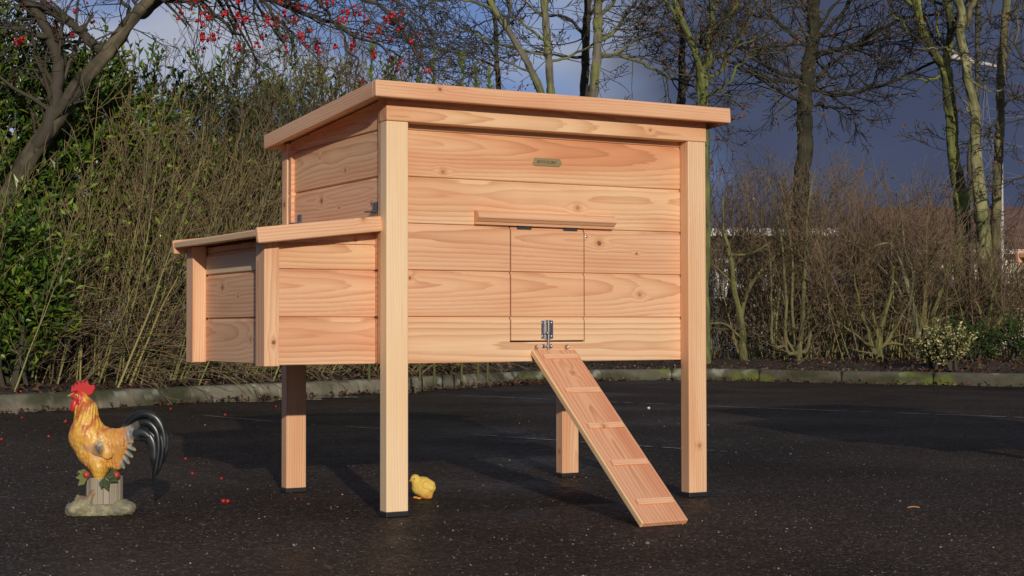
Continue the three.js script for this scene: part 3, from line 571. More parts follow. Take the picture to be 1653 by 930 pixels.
  for (const [x, y, a] of [[470, 448, -0.1], [486, 492, -0.5], [470, 530, -0.7], [452, 566, -0.95], [425, 592, -1.2], [462, 470, -0.3]]) { // pale tips behind the saddle
    const e = new THREE.SphereGeometry(1, 14, 10), col = new Float32Array(e.attributes.position.count * 3);
    for (let k = 0; k < col.length / 3; k++) { const u = e.attributes.position.getX(k), c = u > 0.72 ? [0.60, 0.42, 0.10] : u > 0.1 ? [0.20, 0.26, 0.27] : [0.40, 0.30, 0.16]; col.set(c, 3 * k); }
    e.setAttribute('color', new THREE.BufferAttribute(col, 3)); e.scale(r(42), r(14), 0.014); e.rotateZ(a); e.translate(X(x) - r(28) * Math.cos(a), Y(y) - r(28) * Math.sin(a), 0.010); mesh('saddle_feather', e, paint, t);
  }
  const baseF = (q) => {
    let d = cap(q, Pt(140, 846, 0.012), r(48), Pt(250, 850, -0.01), r(60), 1.1); d = smin(d, cap(q, Pt(250, 845, 0.0), r(58), Pt(448, 832, 0.0), r(44), 1.1), 0.03);
    d = smin(d, cap(q, Pt(210, 800, 0.022), r(34), Pt(160, 830, 0.03), r(36)), 0.02); d = smin(d, cap(q, Pt(280, 690, 0.016), r(17), Pt(222, 815, 0.024), r(26)), 0.012);
    d = smin(d, cap(q, Pt(165, 770, 0.01), r(20), Pt(205, 800, 0.01), r(30)), 0.015); d = smin(d, cap(q, Pt(170, 846, -0.03), r(52), Pt(400, 840, -0.03), r(50)), 0.03);
    return Math.max(d + 0.0028 * noise(q[0] * 75, q[1] * 75, q[2] * 75) + 0.0012 * noise(q[0] * 200, q[1] * 200, q[2] * 200), -q[1] + 0.0005);
  };
  mesh('rock_base', sdfGeo(baseF, [0, 0.05, 0], 0.13, 84, ([x, y, z]) => { const n = fbm(x * 50, y * 50, z * 50, 3), c = mix3([0.19, 0.185, 0.125], [0.30, 0.27, 0.16], smooth(-0.2, 0.4, n)); return y > 0.043 ? mix3(c, [0.26, 0.17, 0.09], smooth(0.043, 0.06, y)) : c; }), vcol(0.55), t);
  const tub = groupOf('barrel', t); tub.position.set(X(300), Y(800), -0.022);
  for (let k = 0; k < 18; k++) { const v = 1 + 0.2 * Math.sin(k * 3.1), st = mesh('stave', box(0.0172, 0.078, 0.007, 0, 0.036, 0.049, 0.0025), std(0.33 * v, 0.29 * v, 0.22 * v, 0.45), tub); st.rotation.y = k * Math.PI / 9; }
  mesh('barrel_core', cylinder(0.047, 0.076, 'y', [0, 0.036, 0], 24), std(0.05, 0.03, 0.02), tub);
  const lf = vcol(0.3), R = rng(8);
  for (const [x, y, z, ax, ay, len] of [[240, 640, 0.03, -1, -0.1, 95], [232, 650, 0.04, -0.7, -0.55, 80], [235, 632, 0.02, -0.85, 0.25, 85], [330, 645, 0.045, 0.35, -0.95, 95], [340, 640, 0.04, 0.95, -0.35, 90], [335, 640, 0.045, 0.75, 0.1, 80], [325, 650, 0.05, -0.1, -1, 70], [350, 632, 0.03, 0.7, 0.45, 70]]) {
    const mb = new MB(); for (const w of [1, -1]) mb.leaf(V(X(x), Y(y), z + (w < 0 ? -0.001 : 0.001)), V(ax, ay, 0.1).normalize(), V(0.1, 0.2, 0.9).normalize(), r(len * 0.85), r(len * 0.5), x < 300 && R() < 0.6 ? [0.17, 0.19, 0.06] : [0.06, 0.085, 0.035], 0.15);
    mesh('leaf', mb.geo(), lf, t);
  }
  for (const [x, y] of [[225, 632], [396, 634]]) { const a = new THREE.SphereGeometry(r(21), 16, 12); a.translate(X(x), Y(y), 0.035); mesh('apple', a, std(0.42, 0.055, 0.04, 0.3), t); }
  t.position.copy(pos).addScaledVector(RIGHT, 0.0); t.position.y = 0;
}
{ // yellow chick figurine
  const f = (q) => {
    let d = cap(q, [0.004, 0.042, 0], 0.0285, [0.011, 0.036, 0], 0.0275, 0.95); d = smin(d, cap(q, [-0.0225, 0.0625, 0.001], 0.0158, [-0.019, 0.0585, 0], 0.016), 0.006); d = smin(d, cap(q, [-0.012, 0.034, 0], 0.021, [0.006, 0.026, 0], 0.022), 0.012);
    d = smin(d, cap(q, [0.030, 0.042, 0], 0.011, [0.034, 0.034, 0], 0.007), 0.014); d = smin(d, cap(q, [0.010, 0.044, 0.0235], 0.0135, [0.027, 0.036, 0.022], 0.009, 0.5), 0.0015); d = smin(d, cap(q, [0.012, 0.042, -0.021], 0.012, [0.024, 0.037, -0.021], 0.009, 0.5), 0.003);
    d = smin(d, cap(q, [0.012, 0.014, 0], 0.015, [0.02, 0.010, 0], 0.013), 0.01);
    return Math.max(d + 0.0006 * noise(q[0] * 260, q[1] * 260, q[2] * 260) + 0.0004 * noise(q[0] * 600, q[1] * 420, q[2] * 600), -q[1] + 0.001);
  };
  const p = onGround(681, 805), t = thing('chick_figurine', 'small yellow chick figurine on the asphalt beside the pale front leg', 'figurine', [p.x, 0, p.z], -YAW + 0.1);
  mesh('body', sdfGeo(f, [0, 0.036, 0], 0.05, 60, ([x, y, z]) => mix3([0.80, 0.56, 0.12], [0.78, 0.36, 0.07], smooth(0.022, 0.004, y) + 0.25 * noise(x * 90, y * 90, z * 90))), vcol(0.7), t);
  const orange = std(0.72, 0.32, 0.06, 0.6);
  const bk = new THREE.ConeGeometry(0.0042, 0.009, 10); bk.rotateZ(2.2); bk.translate(-0.0395, 0.058, 0.002); mesh('beak', bk, orange, t);
  for (const z of [0.013, -0.012]) { const e = mesh('eye', new THREE.SphereGeometry(0.0036, 10, 8), std(0.02, 0.015, 0.01, 0.3), t); e.position.set(-0.0255, 0.0645, z + 0.0005); }
  for (const z of [0.014, -0.012]) { const L = []; for (const a of [-0.45, 0, 0.45]) { const c = new THREE.SphereGeometry(1, 10, 8); c.scale(0.0085, 0.0032, 0.0028); c.translate(-0.007, 0, 0); c.rotateY(a); c.translate(-0.004 - (z > 0 ? 0 : 0.010), 0.0034, z); L.push(c); } mesh('foot', flat(L), orange, t); }
}

// ------------------------------------------------------------------ vegetation
const barkMat = vcol(0.9), leafMat = vcol(0.38), softLeaf = vcol(0.75);
function axisTurn(d, ang, az) {                     // a direction at an angle from d
  const a = V().crossVectors(d, Math.abs(d.y) < 0.9 ? V(0, 1, 0) : V(1, 0, 0)).normalize(), b = V().crossVectors(d, a);
  return d.clone().multiplyScalar(Math.cos(ang)).addScaledVector(a, Math.sin(ang) * Math.cos(az)).addScaledVector(b, Math.sin(ang) * Math.sin(az)).normalize();
}
// one branch and what grows from it; o: {wander, up, kids, ratio, spread, col, minR, tips}
function grow(mb, p, d, len, r, level, R, o) {
  const n = Math.max(3, Math.round(len / (o.step || 0.16))), pts = [p.clone()], rad = [r], q = p.clone(), dd = d.clone(), end = level > 0 ? 0.4 : 0.3;
  for (let k = 1; k <= n; k++) { dd.addScaledVector(rdir(R), o.wander).add(V(0, o.up, 0)).normalize(); q.addScaledVector(dd, len / n); pts.push(q.clone()); rad.push(Math.max(o.minR, r * mix(1, end, k / n))); }
  const c = jit(level > 0 ? o.col : (o.tipCol || o.col), R, 0.28);
  mb.tube(pts, rad, r > 0.02 ? 7 : r > 0.008 ? 5 : 3, c);
  if (o.tips && level === 0) o.tips.push([pts[n], dd.clone()], [pts[Math.floor(n / 2)], dd.clone()]);
  if (level <= 0) return;
  const kids = Math.round(o.kids * (0.7 + 0.6 * R()) * (o.byLen ? len : 1));
  for (let k = 0; k < kids; k++) {
    const f = mix(o.from ?? 0.2, 1, (k + R()) / kids), i = Math.min(n - 1, Math.floor(f * n)), dir = pts[i + 1].clone().sub(pts[i]).normalize();
    grow(mb, pts[i].clone().lerp(pts[i + 1], f * n - i), axisTurn(dir, o.spread * (0.6 + 0.7 * R()), R() * 6.2832), len * o.ratio * (0.6 + 0.7 * R()) * (1.15 - 0.55 * f), Math.max(o.minR, rad[i] * 0.55), level - 1, R, o);
  }
}
const MOSS = [0.105, 0.115, 0.040], GREY = [0.085, 0.078, 0.058], DARK = [0.040, 0.036, 0.024];
function barkCol(a, b, R) { const s = R() * 50; return (f, p) => { const n = fbm(p.x * 9 + s, p.y * 5, p.z * 9, 4), m = clamp(0.5 + 1.9 * n); return jit(mix3(a, b, m), R, 0.07); }; }
// a tree from pixel lines: trunk = [[x, y, width] ...] at a distance; limbs the same, each grown with twigs
function tree(name, label, depth, trunkPix, limbs, cols, seed, o = {}) {
  const R = rng(seed), t = thing(name, label, o.category || 'tree', [0, 0, 0], 0, { bare_tree: 'bare winter trees beyond the planted bed', green_sapling: 'green-stemmed saplings behind the kerb' }[name]), base = at(trunkPix[0][0], trunkPix[0][1], depth), pxm = depth / FOC;
  t.position.set(base.x, 0, base.z); const off = V(-base.x, 0, -base.z);
  const tr = new MB(), P = trunkPix.map(([x, y, w, dz = 0]) => at(x, y, depth + dz).add(off)); if (P[0].y > 0.22) P.unshift(V(P[0].x, 0.12, P[0].z)); else if (P[0].y > 0.12) P[0].y = 0.12;
  const wid = trunkPix.map((q) => q[2] * pxm / 2); if (wid.length < P.length) wid.unshift(wid[0] * 1.25);
  const n = P.length * 26, c = spline(P, n), rr = c.map((_, k) => { const f = k / n * (P.length - 1), i = Math.min(P.length - 2, Math.floor(f)); return mix(wid[i], wid[i + 1], f - i); });
  c.forEach((q) => { q.x += 0.016 * noise(q.y * 3, seed); q.z += 0.016 * noise(q.y * 3, seed + 9); });
  tr.tube(c, rr.map((v, k) => v * (1 + 0.10 * noise(k * 0.2, seed, 2))), 20, barkCol(cols[0], cols[1], R), 0.28);
  const tg = tr.geo(); tg.computeVertexNormals(); mesh('trunk', tg, barkMat, t);
  const br = new MB(), tips = [], G = { wander: 0.14, up: 0.035, kids: 5, ratio: 0.5, spread: 0.75, col: cols[2], minR: 0.0028 * depth / 13, tips, ...o.grow };
  const axis = c.map((v, k) => [v, rr[k]]);
  for (const L of limbs) {
    const q = L.map(([x, y, w, dz = 0]) => at(x, y, depth + dz).add(off)), lw0 = L.map((v) => v[2] * pxm / 2);
    let best = null, bd = 1e9; for (const e of axis) { const dd = e[0].distanceTo(q[0]) + (e[0].y > q[0].y ? 0.4 : 0.15) * Math.abs(e[0].y - q[0].y); if (dd < bd) { bd = dd; best = e; } }
    if (bd < 0.9 && bd > 0.015) { q.unshift(best[0].clone()); lw0.unshift(Math.min(best[1] * 0.9, lw0[0] * 1.25)); }
    const last = q[q.length - 1].clone().sub(q[q.length - 2]); q.push(q[q.length - 1].clone().addScaledVector(last, 0.6)); lw0.push(Math.min(0.006, lw0[lw0.length - 1] * 0.5));
    const cc = spline(q, q.length * 7), lw = lw0;
    const rad = cc.map((_, k) => { const f = k / (cc.length - 1) * (q.length - 1), i = Math.min(q.length - 2, Math.floor(f)); return mix(lw[i], lw[i + 1], f - i); });
    cc.forEach((v, k) => { if (k > 2) { const a = Math.min(1, k / 8) * (o.wob ?? 0.02); v.x += a * noise(k * 0.6, seed, rad[0] * 900); v.y += a * noise(k * 0.6, seed + 3, rad[0] * 900); v.z += 3 * a * noise(k * 0.25, seed + 7, rad[0] * 900); } axis.push([v, rad[k]]); });
    br.tube(cc, rad, 8, barkCol(cols[0], cols[2], R));
    const len = q.reduce((s, v, k) => s + (k ? v.distanceTo(q[k - 1]) : 0), 0), kids = Math.round(len * (o.density || 7));
    for (let k = 0; k < kids; k++) {
      const f = 0.12 + 0.88 * (k + R()) / kids, i = Math.min(cc.length - 2, Math.floor(f * (cc.length - 1))), d = cc[i + 1].clone().sub(cc[i]).normalize();
      grow(br, cc[i].clone(), axisTurn(d, 0.5 + 0.6 * R(), R() * 6.2832), (o.twig || 0.9) * (0.5 + 0.8 * R()), Math.max(G.minR, rad[i] * 0.5 * (0.6 + 0.4 * R())), 2, R, G);
    }
  }
  if (o.free) for (let k = 0; k < o.free; k++) { // twigs straight from the trunk
    const i = Math.floor(mix(0.35, 0.98, R()) * n), d = c[Math.min(n, i + 1)].clone().sub(c[i - 1]).normalize();
    grow(br, c[i].clone(), axisTurn(d, 0.8 + 0.5 * R(), R() * 6.2832), (o.twig || 0.9) * (0.6 + 0.9 * R()), Math.max(G.minR, rr[i] * 0.22), 2, R, G);
  }
  mesh('branches', br.geo(), barkMat, t);
  if (o.leaves) {
    const lf = new MB(); for (let k = 0; k < o.leaves; k++) { const [p, d] = tips[Math.floor(R() * tips.length)], n2 = rdir(R), dd = d.clone().addScaledVector(rdir(R), 0.8).normalize(); lf.leaf(p.clone().addScaledVector(rdir(R), 0.03), dd, V().crossVectors(dd, n2).normalize(), 0.035 + 0.025 * R(), 0.026, jit([0.15, 0.07, 0.03], R, 0.35), 0.3); }
    const m = mesh('dry_leaves', lf.geo(), softLeaf, t); m.userData.kind = 'stuff';
  }
  return { t, tips, off };
}
function behindKerb(px, w) {                         // a spot on the soil, so many metres behind the kerb along the line of sight
  const s = kerbAtPix(px), foot = kerbCurve.getPointAt(clamp(s / kerbLen)), d = V(foot.x - CAM.x, 0, foot.z - CAM.z).normalize(); if (px < 0 || px > 1653) { const e = (px < 0 ? px : px - 1653) / FOC * 13; foot.addScaledVector(RIGHT, 0 * e); }
  foot.addScaledVector(d, w); foot.y = 0.15; return [foot, V(-d.z, 0, d.x), d];
}
// a many-stemmed shrub: foot on the ground at a pixel, height, spread
function shrub(name, label, s, w, o, seed, group) {
  const R = rng(seed), [foot, tan, out] = behindKerb(s, w), t = thing(name, label, 'shrub', [foot.x, foot.y - 0.03, foot.z], 0, { bare_shrub: 'bare shrubs of the thicket on the left', bramble: 'low tangles of twigs behind the kerb', red_shrub: 'bare brown shrubs on the right', grey_shrub: 'fine grey shrubs behind the coop' }[name]), mb = new MB(), tw = new MB(), tips = [];
  for (let k = 0; k < o.stems; k++) {
    const a = (2 * R() - 1), b = (2 * R() - 1), p = tan.clone().multiplyScalar(a * o.wide).addScaledVector(out, b * o.deep);
    const d = V(0, 1, 0).addScaledVector(tan, o.lean + a * o.splay + 0.35 * o.splay * (2 * R() - 1)).addScaledVector(out, (b * 0.6 + 0.4 * (2 * R() - 1)) * o.splay).normalize();
    const r = o.r * (0.5 + 0.8 * R() * R()), h = o.h * (0.55 + 0.5 * R()) * (1 - 0.18 * Math.abs(a));
    const n = 12, pts = [p.clone()], rad = [r], q = p.clone(), c0 = jit(mix3(o.low, o.low2 || o.low, R()), R, 0.25), dd = d.clone();
    for (let i = 1; i <= n; i++) { dd.addScaledVector(rdir(R), o.wander).add(V(0, o.up, 0)).normalize(); q.addScaledVector(dd, h / n); pts.push(q.clone()); rad.push(Math.max(o.minR, r * (1 - 0.8 * i / n))); }
    mb.tube(pts, rad, r > 0.012 ? 7 : 5, (f) => mix3(c0, o.high, smooth(0.3, 0.95, f) * 0.85));
    const g = { wander: 0.16, up: o.twigUp ?? 0.06, kids: o.kids ?? 3, ratio: 0.5, spread: 0.6, col: mix3(c0, o.high, 0.65), tipCol: o.tip, minR: o.minR, step: 0.12, tips };
    for (let j = 0; j < o.twigs; j++) {
      const f = mix(o.from ?? 0.15, 0.99, Math.sqrt((j + R()) / o.twigs)), i = Math.min(n - 1, Math.floor(f * n)), dir = pts[i + 1].clone().sub(pts[i]).normalize();
      grow(tw, pts[i].clone(), axisTurn(dir, 0.35 + 0.55 * R(), R() * 6.2832), o.twig * (0.4 + 0.9 * R()), Math.max(o.minR, rad[i] * 0.5), o.level ?? 1, R, g);
    }
  }
  mesh('stems', mb.geo(), barkMat, t); mesh('twigs', tw.geo(), barkMat, t).userData.kind = 'stuff';
  if (o.leaves) {
    const lf = new MB(); for (let k = 0; k < o.leaves; k++) { const [p, d] = tips[Math.floor(R() * tips.length)], dd = d.clone().addScaledVector(rdir(R), 0.9).normalize(); lf.leaf(p.clone().addScaledVector(rdir(R), 0.02), dd, V().crossVectors(dd, rdir(R)).normalize(), o.leafLen * (0.6 + 0.7 * R()), o.leafLen * 0.45, jit(o.leafCol, R, 0.4), 0.2); }
    mesh('leaves', lf.geo(), softLeaf, t).userData.kind = 'stuff';
  }
  return t;
}
// evergreen bush: leafy shoots through a lumpy volume
function evergreen(name, label, s, w, half, o, seed, group) {
  const R = rng(seed), [foot, tan, out] = behindKerb(s, w), t = thing(name, label, 'bush', [foot.x, foot.y - 0.03, foot.z], 0, { laurel_bush: 'laurel bushes behind the thicket', low_evergreen: 'small evergreen bushes on the right' }[name]), lf = new MB(), st = new MB();
  for (let k = 0; k < o.shoots; k++) {
    const u = rdir(R), rr = Math.pow(R(), 0.35) * (0.85 + 0.3 * noise(u.x * 2 + seed, u.y * 2, u.z * 2));
    const c = V(0, half[1], 0).addScaledVector(tan, u.x * rr * half[0]).addScaledVector(out, u.z * rr * half[2]); c.y += u.y * rr * half[1]; if (c.y < 0.05) c.y = 0.05 + 0.4 * R();
    const d = V(0, 0.75, 0).addScaledVector(tan, u.x * 0.6).addScaledVector(out, u.z * 0.6).addScaledVector(rdir(R), 0.5).normalize(), L = o.shoot * (0.6 + 0.7 * R());
    st.tube([c, c.clone().addScaledVector(d, L * 0.5), c.clone().addScaledVector(d, L)], [0.005, 0.004, 0.002], 3, [0.06, 0.075, 0.02]);
    for (let j = 0; j < o.leavesPer; j++) {
      const f = (j + 0.5) / o.leavesPer, p = c.clone().addScaledVector(d, L * f), ld = axisTurn(d, 0.75 + 0.35 * R() - 0.4 * f, j * 2.4 + R()), nn = V().crossVectors(ld, V().crossVectors(d, ld)).normalize(); if (nn.dot(d) < 0) nn.negate();
      lf.leaf(p, ld, nn, o.len * (0.7 + 0.5 * R()), o.len * (o.ratio || 0.4), jit(R() < (o.mixAmt || 0) ? o.col2 : o.col, R, 0.35), 0.14);
    }
  }
  for (let k = 0; k < 9; k++) { const a = R() * 6.28, p = V(0.12 * Math.cos(a), 0, 0.12 * Math.sin(a)), q = V(0, half[1] * 1.3, 0).addScaledVector(tan, (2 * R() - 1) * half[0] * 0.8).addScaledVector(out, (2 * R() - 1) * half[2] * 0.8); st.tube(spline([p, p.clone().lerp(q, 0.5).add(V(0, 0.1, 0)), q], 8), Array.from({ length: 9 }, (_, i) => 0.02 - 0.0018 * i), 6, [0.05, 0.045, 0.03]); }
  mesh('stems', st.geo(), barkMat, t); mesh('leaves', lf.geo(), o.mat || leafMat, t).userData.kind = 'stuff'; return t;
}
const sAtPix = (px) => px;
function kerbAtPix(px) { let best = 0, bd = 1e9; for (let k = 0; k <= 400; k++) { const p = kerbCurve.getPointAt(k / 400).sub(CAM), x = 826.5 + FOC * p.dot(RIGHT) / p.dot(FWD); if (Math.abs(x - px) < bd) { bd = Math.abs(x - px); best = k / 400 * kerbLen; } } return best; }

// --- the thicket behind the yard on the left
const OLIVE = [0.215, 0.235, 0.072], OLIVE2 = [0.255, 0.225, 0.092], BROWN = [0.245, 0.195, 0.092], TIP = [0.260, 0.185, 0.100];
const stemO = { leaves: 260, leafLen: 0.06, leafCol: [0.15, 0.215, 0.028], stems: 46, wide: 0.55, deep: 0.55, lean: 0.20, splay: 0.26, r: 0.0092, h: 2.3, low: OLIVE, low2: OLIVE2, high: BROWN, tip: TIP, wander: 0.06, up: 0.01, twigs: 8, twig: 0.45, kids: 2, minR: 0.0024, level: 1, from: 0.06 };
const thicket = [
  [-60, 1.2, { h: 1.7, stems: 14 }, 'thin bare shrub at the left edge in front of the leaning hawthorn'], [90, 1.15, { h: 1.95, stems: 24, twigs: 10 }, 'sparse bare shrub in front of the hawthorn trunk, behind the rooster'], [205, 1.25, { h: 2.6, stems: 40, twigs: 11, kids: 3 }, 'bare twiggy shrub just right of the leaning hawthorn trunk'],
  [330, 1.35, { h: 2.85, stems: 54, twigs: 12, kids: 3 }, 'tall bare olive shrub left of the nest box'], [450, 1.5, { h: 3.0, stems: 62, twigs: 12, kids: 3 }, 'dense bare olive shrub behind the nest box'], [560, 1.7, { h: 3.1, stems: 54, twigs: 12, kids: 3 }, 'tallest bare shrub, behind the left corner of the coop roof'], [650, 2.0, { h: 2.85, stems: 44, twigs: 11, kids: 3 }, 'bare shrub peeping over the left end of the coop roof'],
  [290, 2.5, { h: 3.1, stems: 40, twigs: 11, kids: 3 }, 'bare shrub deeper in the thicket under the red berries'], [420, 2.6, { h: 3.3, stems: 42, twigs: 11, kids: 3 }, 'tall bare shrub at the back of the thicket left of the roof'], [560, 2.8, { h: 3.3, stems: 44, twigs: 11, kids: 3 }, 'tall bare shrub at the back of the thicket above the roof corner'],
];
thicket.forEach(([px, w, o, label], k) => shrub('bare_shrub', label, sAtPix(px), w, { ...stemO, ...o }, 300 + k));
// low arching tangle at the foot of the thicket
[[40, 'low tangle of arching twigs at the left edge of the thicket'], [190, 'low tangle of arching twigs behind the rooster'], [330, 'low tangle of arching twigs left of the nest box'], [470, 'low tangle of arching twigs under the nest box'], [590, 'low tangle of arching twigs behind the front left leg']].forEach(([px, label], k) =>
  shrub('bramble', label, sAtPix(px), 1.4, { stems: 50, wide: 0.5, deep: 0.3, lean: 0.0, splay: 1.05, r: 0.006, h: 0.85, low: [0.17, 0.16, 0.07], low2: [0.16, 0.11, 0.06], high: [0.16, 0.12, 0.065], tip: [0.19, 0.14, 0.08], wander: 0.14, up: -0.05, twigs: 8, twig: 0.4, kids: 3, minR: 0.0024, twigUp: -0.02, from: 0.1, leaves: 60, leafLen: 0.035, leafCol: [0.07, 0.08, 0.02] }, 350 + k));
// evergreen laurel and ivy behind
const laurel = { shoots: 520, shoot: 0.3, leavesPer: 9, len: 0.095, col: [0.060, 0.118, 0.013], col2: [0.155, 0.215, 0.024], mixAmt: 0.25 };
[[-20, 1.9, [0.72, 1.62, 0.45], 'dark green laurel bush at the left edge of the picture'], [130, 2.1, [0.6, 1.5, 0.4], 'glossy green laurel bush behind the leaning hawthorn trunk'], [240, 2.4, [0.66, 1.45, 0.45], 'green laurel bush behind the twigs, right of the hawthorn'], [360, 2.7, [0.72, 1.55, 0.45], 'green laurel bush glimpsed through the twigs left of the nest box'], [480, 3.0, [0.8, 1.62, 0.45], 'green laurel bush glimpsed through the twigs behind the nest box'], [620, 2.9, [0.85, 1.5, 0.6], 'green laurel bush behind the left corner of the coop roof'], [55, 2.7, [0.65, 0.75, 0.35], 'low dense laurel bush at the back under the leaning hawthorn trunk'], [15, 0.85, [0.36, 0.62, 0.22], 'low laurel bush by the kerb at the left edge, in front of the hawthorn trunk']].forEach(([px, w, half, label], k) =>
  evergreen('laurel_bush', label, sAtPix(px), w, half, { ...laurel, shoots: [1050, 800, 620, 560, 600, 620, 420, 260][k], mixAmt: k === 1 ? 0.4 : 0.22 }, 400 + k));
{ // upright laurel shoots that stand above the roof
  const R = rng(66);
  [[600, 76, 0.9], [634, 96, 0.7], [700, 76, 1.3], [746, 88, 1.1], [790, 122, 0.8], [676, 110, 0.7], [770, 116, 0.7]].forEach(([px, py, n], q) => {
    const depth = 13.2, top = at(px, py, depth), t = thing('laurel_shoot', ['pale green laurel shoot among the twigs above the roof corner, leftmost', 'short pale green laurel shoot just above the roof corner', 'tallest upright laurel shoot above the roof', 'leafy laurel shoot above the roof, next right of the tallest', 'rightmost laurel shoot above the roof', 'short laurel shoot left of the tallest one above the roof', 'low laurel shoot left of the rightmost one above the roof'][q], 'shoot', [top.x, 0.1, top.z], 0, 'laurel shoots standing above the roof');
    const lf = new MB(), st = new MB(), H = top.y - 0.1, a = V(0.05 * (R() - 0.5), 0, 0), c = spline([a, V(0.05 * (R() - 0.5), H * 0.5, 0.03), V(0, H, 0)], 20);
    st.tube(c, c.map((_, k) => 0.011 - 0.0004 * k), 6, [0.09, 0.10, 0.03]); mesh('stem', st.geo(), barkMat, t);
    for (let k = 0; k < 30 * n; k++) { const f = Math.pow(R(), 0.7), p = V(0, H - (1 - f) * 0.75 * n, 0), d = axisTurn(V(0, 1, 0), 0.35 + 0.75 * (1 - f) + 0.2 * R(), k * 2.4); const nn = V().crossVectors(d, V().crossVectors(V(0, 1, 0), d)).normalize(); if (nn.y < 0) nn.negate(); lf.leaf(p, d, nn, 0.085 + 0.05 * R(), 0.035, jit([0.12, 0.165, 0.028], R, 0.3), 0.2); }
    mesh('leaves', lf.geo(), leafMat, t).userData.kind = 'stuff';
  });
}
// the hawthorn with its berries
{
  const T = [DARK.map((v) => v * 1.3), [0.115, 0.098, 0.06], [0.062, 0.052, 0.038]];
  const limbs = [
    [[58, 240, 24], [84, 172, 22], [93, 110, 20], [84, 62, 19], [62, 24, 17], [36, -8, 14], [10, -50, 10]], [[142, 66, 15], [128, 48, 13], [112, 32, 12], [88, 18, 11], [60, 8, 9], [30, -4, 6], [0, -6, 4]],
    [[230, 20, 22, 0.2], [300, -30, 18, 0.3], [390, -20, 13, 0.3], [460, 10, 9, 0.2], [540, 40, 6, 0.1], [610, 74, 4, 0]], [[250, -10, 16], [340, -60, 14], [470, -50, 11], [580, -10, 7], [640, 36, 5], [668, 82, 4]], [[300, -30, 10, 0.5], [330, 10, 7, 0.4], [372, 40, 5, 0.3], [400, 66, 3, 0.2]],
    [[390, -20, 8, 0.2], [430, 6, 6], [452, 40, 4], [470, 84, 3]], [[84, 62, 9], [40, 50, 7], [10, 40, 5], [-30, 44, 4]], [[199, 46, 9], [206, 20, 7], [190, -10, 6], [160, -60, 5]], [[470, -50, 8], [520, 10, 5], [560, 60, 4], [575, 110, 3]], [[580, -10, 6], [640, 0, 5], [690, 40, 3], [720, 86, 3]],
  ];
  const { t, tips } = tree('hawthorn_tree', 'leaning hawthorn tree with bare crooked limbs and red berries at top left', 11.55, [[-20, 400, 33], [14, 312, 30], [46, 255, 29], [82, 199, 28], [117, 152, 25], [163, 96, 23], [199, 46, 21], [245, -4, 18], [300, -70, 16]], limbs, T, 21, { density: 17, twig: 0.58, grow: { kids: 3.4, up: 0.0, wander: 0.22, ratio: 0.5, spread: 0.85, minR: 0.0024 } });
  const R = rng(9), mb = new THREE.SphereGeometry(1, 8, 6), list = [];
  const wp = V(), ok = tips.filter(([p]) => { wp.copy(p).add(t.position).sub(CAM); const px = 826.5 + FOC * wp.dot(RIGHT) / wp.dot(FWD), py = 527 - FOC * wp.y / wp.dot(FWD); return px > -20 && px < 715 && py > -20 && py < 165 && R() < (px > 650 ? 0.12 : px > 540 ? 0.7 : py < 75 ? (px > 260 ? 1 : 0.45) : 0.06); });
  for (let k = 0; k < 150; k++) {
    const [p] = ok[Math.floor(R() * ok.length)], n = 2 + Math.floor(R() * 6);
    for (let j = 0; j < n; j++) { const s = mb.clone(), r = 0.0085 + 0.004 * R(), o = rdir(R).multiplyScalar(0.022); o.y -= 0.02; s.scale(r, r * 1.1, r); s.translate(p.x + o.x, p.y + o.y, p.z + o.z); list.push(s); }
  }
  const m = mesh('berries', flat(list), std(0.44, 0.014, 0.018, 0.35), t); m.userData.kind = 'stuff';
}
// --- trees behind the coop
const LIT = [MOSS.map((v) => 1.6 * v), GREY.map((v) => 1.6 * v), [0.062, 0.054, 0.036]], SHADY = [DARK, [0.055, 0.05, 0.033], [0.045, 0.04, 0.028]];  // sunlit and shaded bark tones, the light put into the colours
const G1 = { kids: 4, ratio: 0.52, up: 0.03, wander: 0.17 };
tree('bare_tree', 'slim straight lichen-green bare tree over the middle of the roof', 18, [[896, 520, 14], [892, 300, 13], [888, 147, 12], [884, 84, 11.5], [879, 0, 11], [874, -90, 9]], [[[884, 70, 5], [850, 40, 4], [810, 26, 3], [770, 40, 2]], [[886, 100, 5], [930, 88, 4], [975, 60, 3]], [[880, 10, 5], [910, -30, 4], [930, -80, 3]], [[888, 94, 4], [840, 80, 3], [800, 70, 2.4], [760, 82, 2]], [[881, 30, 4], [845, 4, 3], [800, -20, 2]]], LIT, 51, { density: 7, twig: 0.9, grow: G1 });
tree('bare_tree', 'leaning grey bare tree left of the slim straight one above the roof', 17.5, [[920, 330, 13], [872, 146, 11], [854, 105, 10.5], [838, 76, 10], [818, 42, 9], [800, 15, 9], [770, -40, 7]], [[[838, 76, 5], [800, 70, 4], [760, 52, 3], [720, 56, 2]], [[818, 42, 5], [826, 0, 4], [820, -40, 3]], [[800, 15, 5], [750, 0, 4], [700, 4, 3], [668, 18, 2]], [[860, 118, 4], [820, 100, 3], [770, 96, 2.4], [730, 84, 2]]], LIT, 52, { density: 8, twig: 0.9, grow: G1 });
tree('bare_tree', 'thin dark bare tree at the far left of those above the roof', 18.5, [[806, 380, 9], [804, 140, 8], [802, 80, 7], [800, 30, 6.5], [796, -40, 6]], [[[803, 100, 4], [780, 60, 3], [740, 40, 2]], [[802, 60, 4], [840, 20, 3], [860, -20, 2]], [[803, 110, 4], [770, 92, 3], [700, 78, 2]]], SHADY, 59, { density: 8, twig: 0.8, grow: G1 });
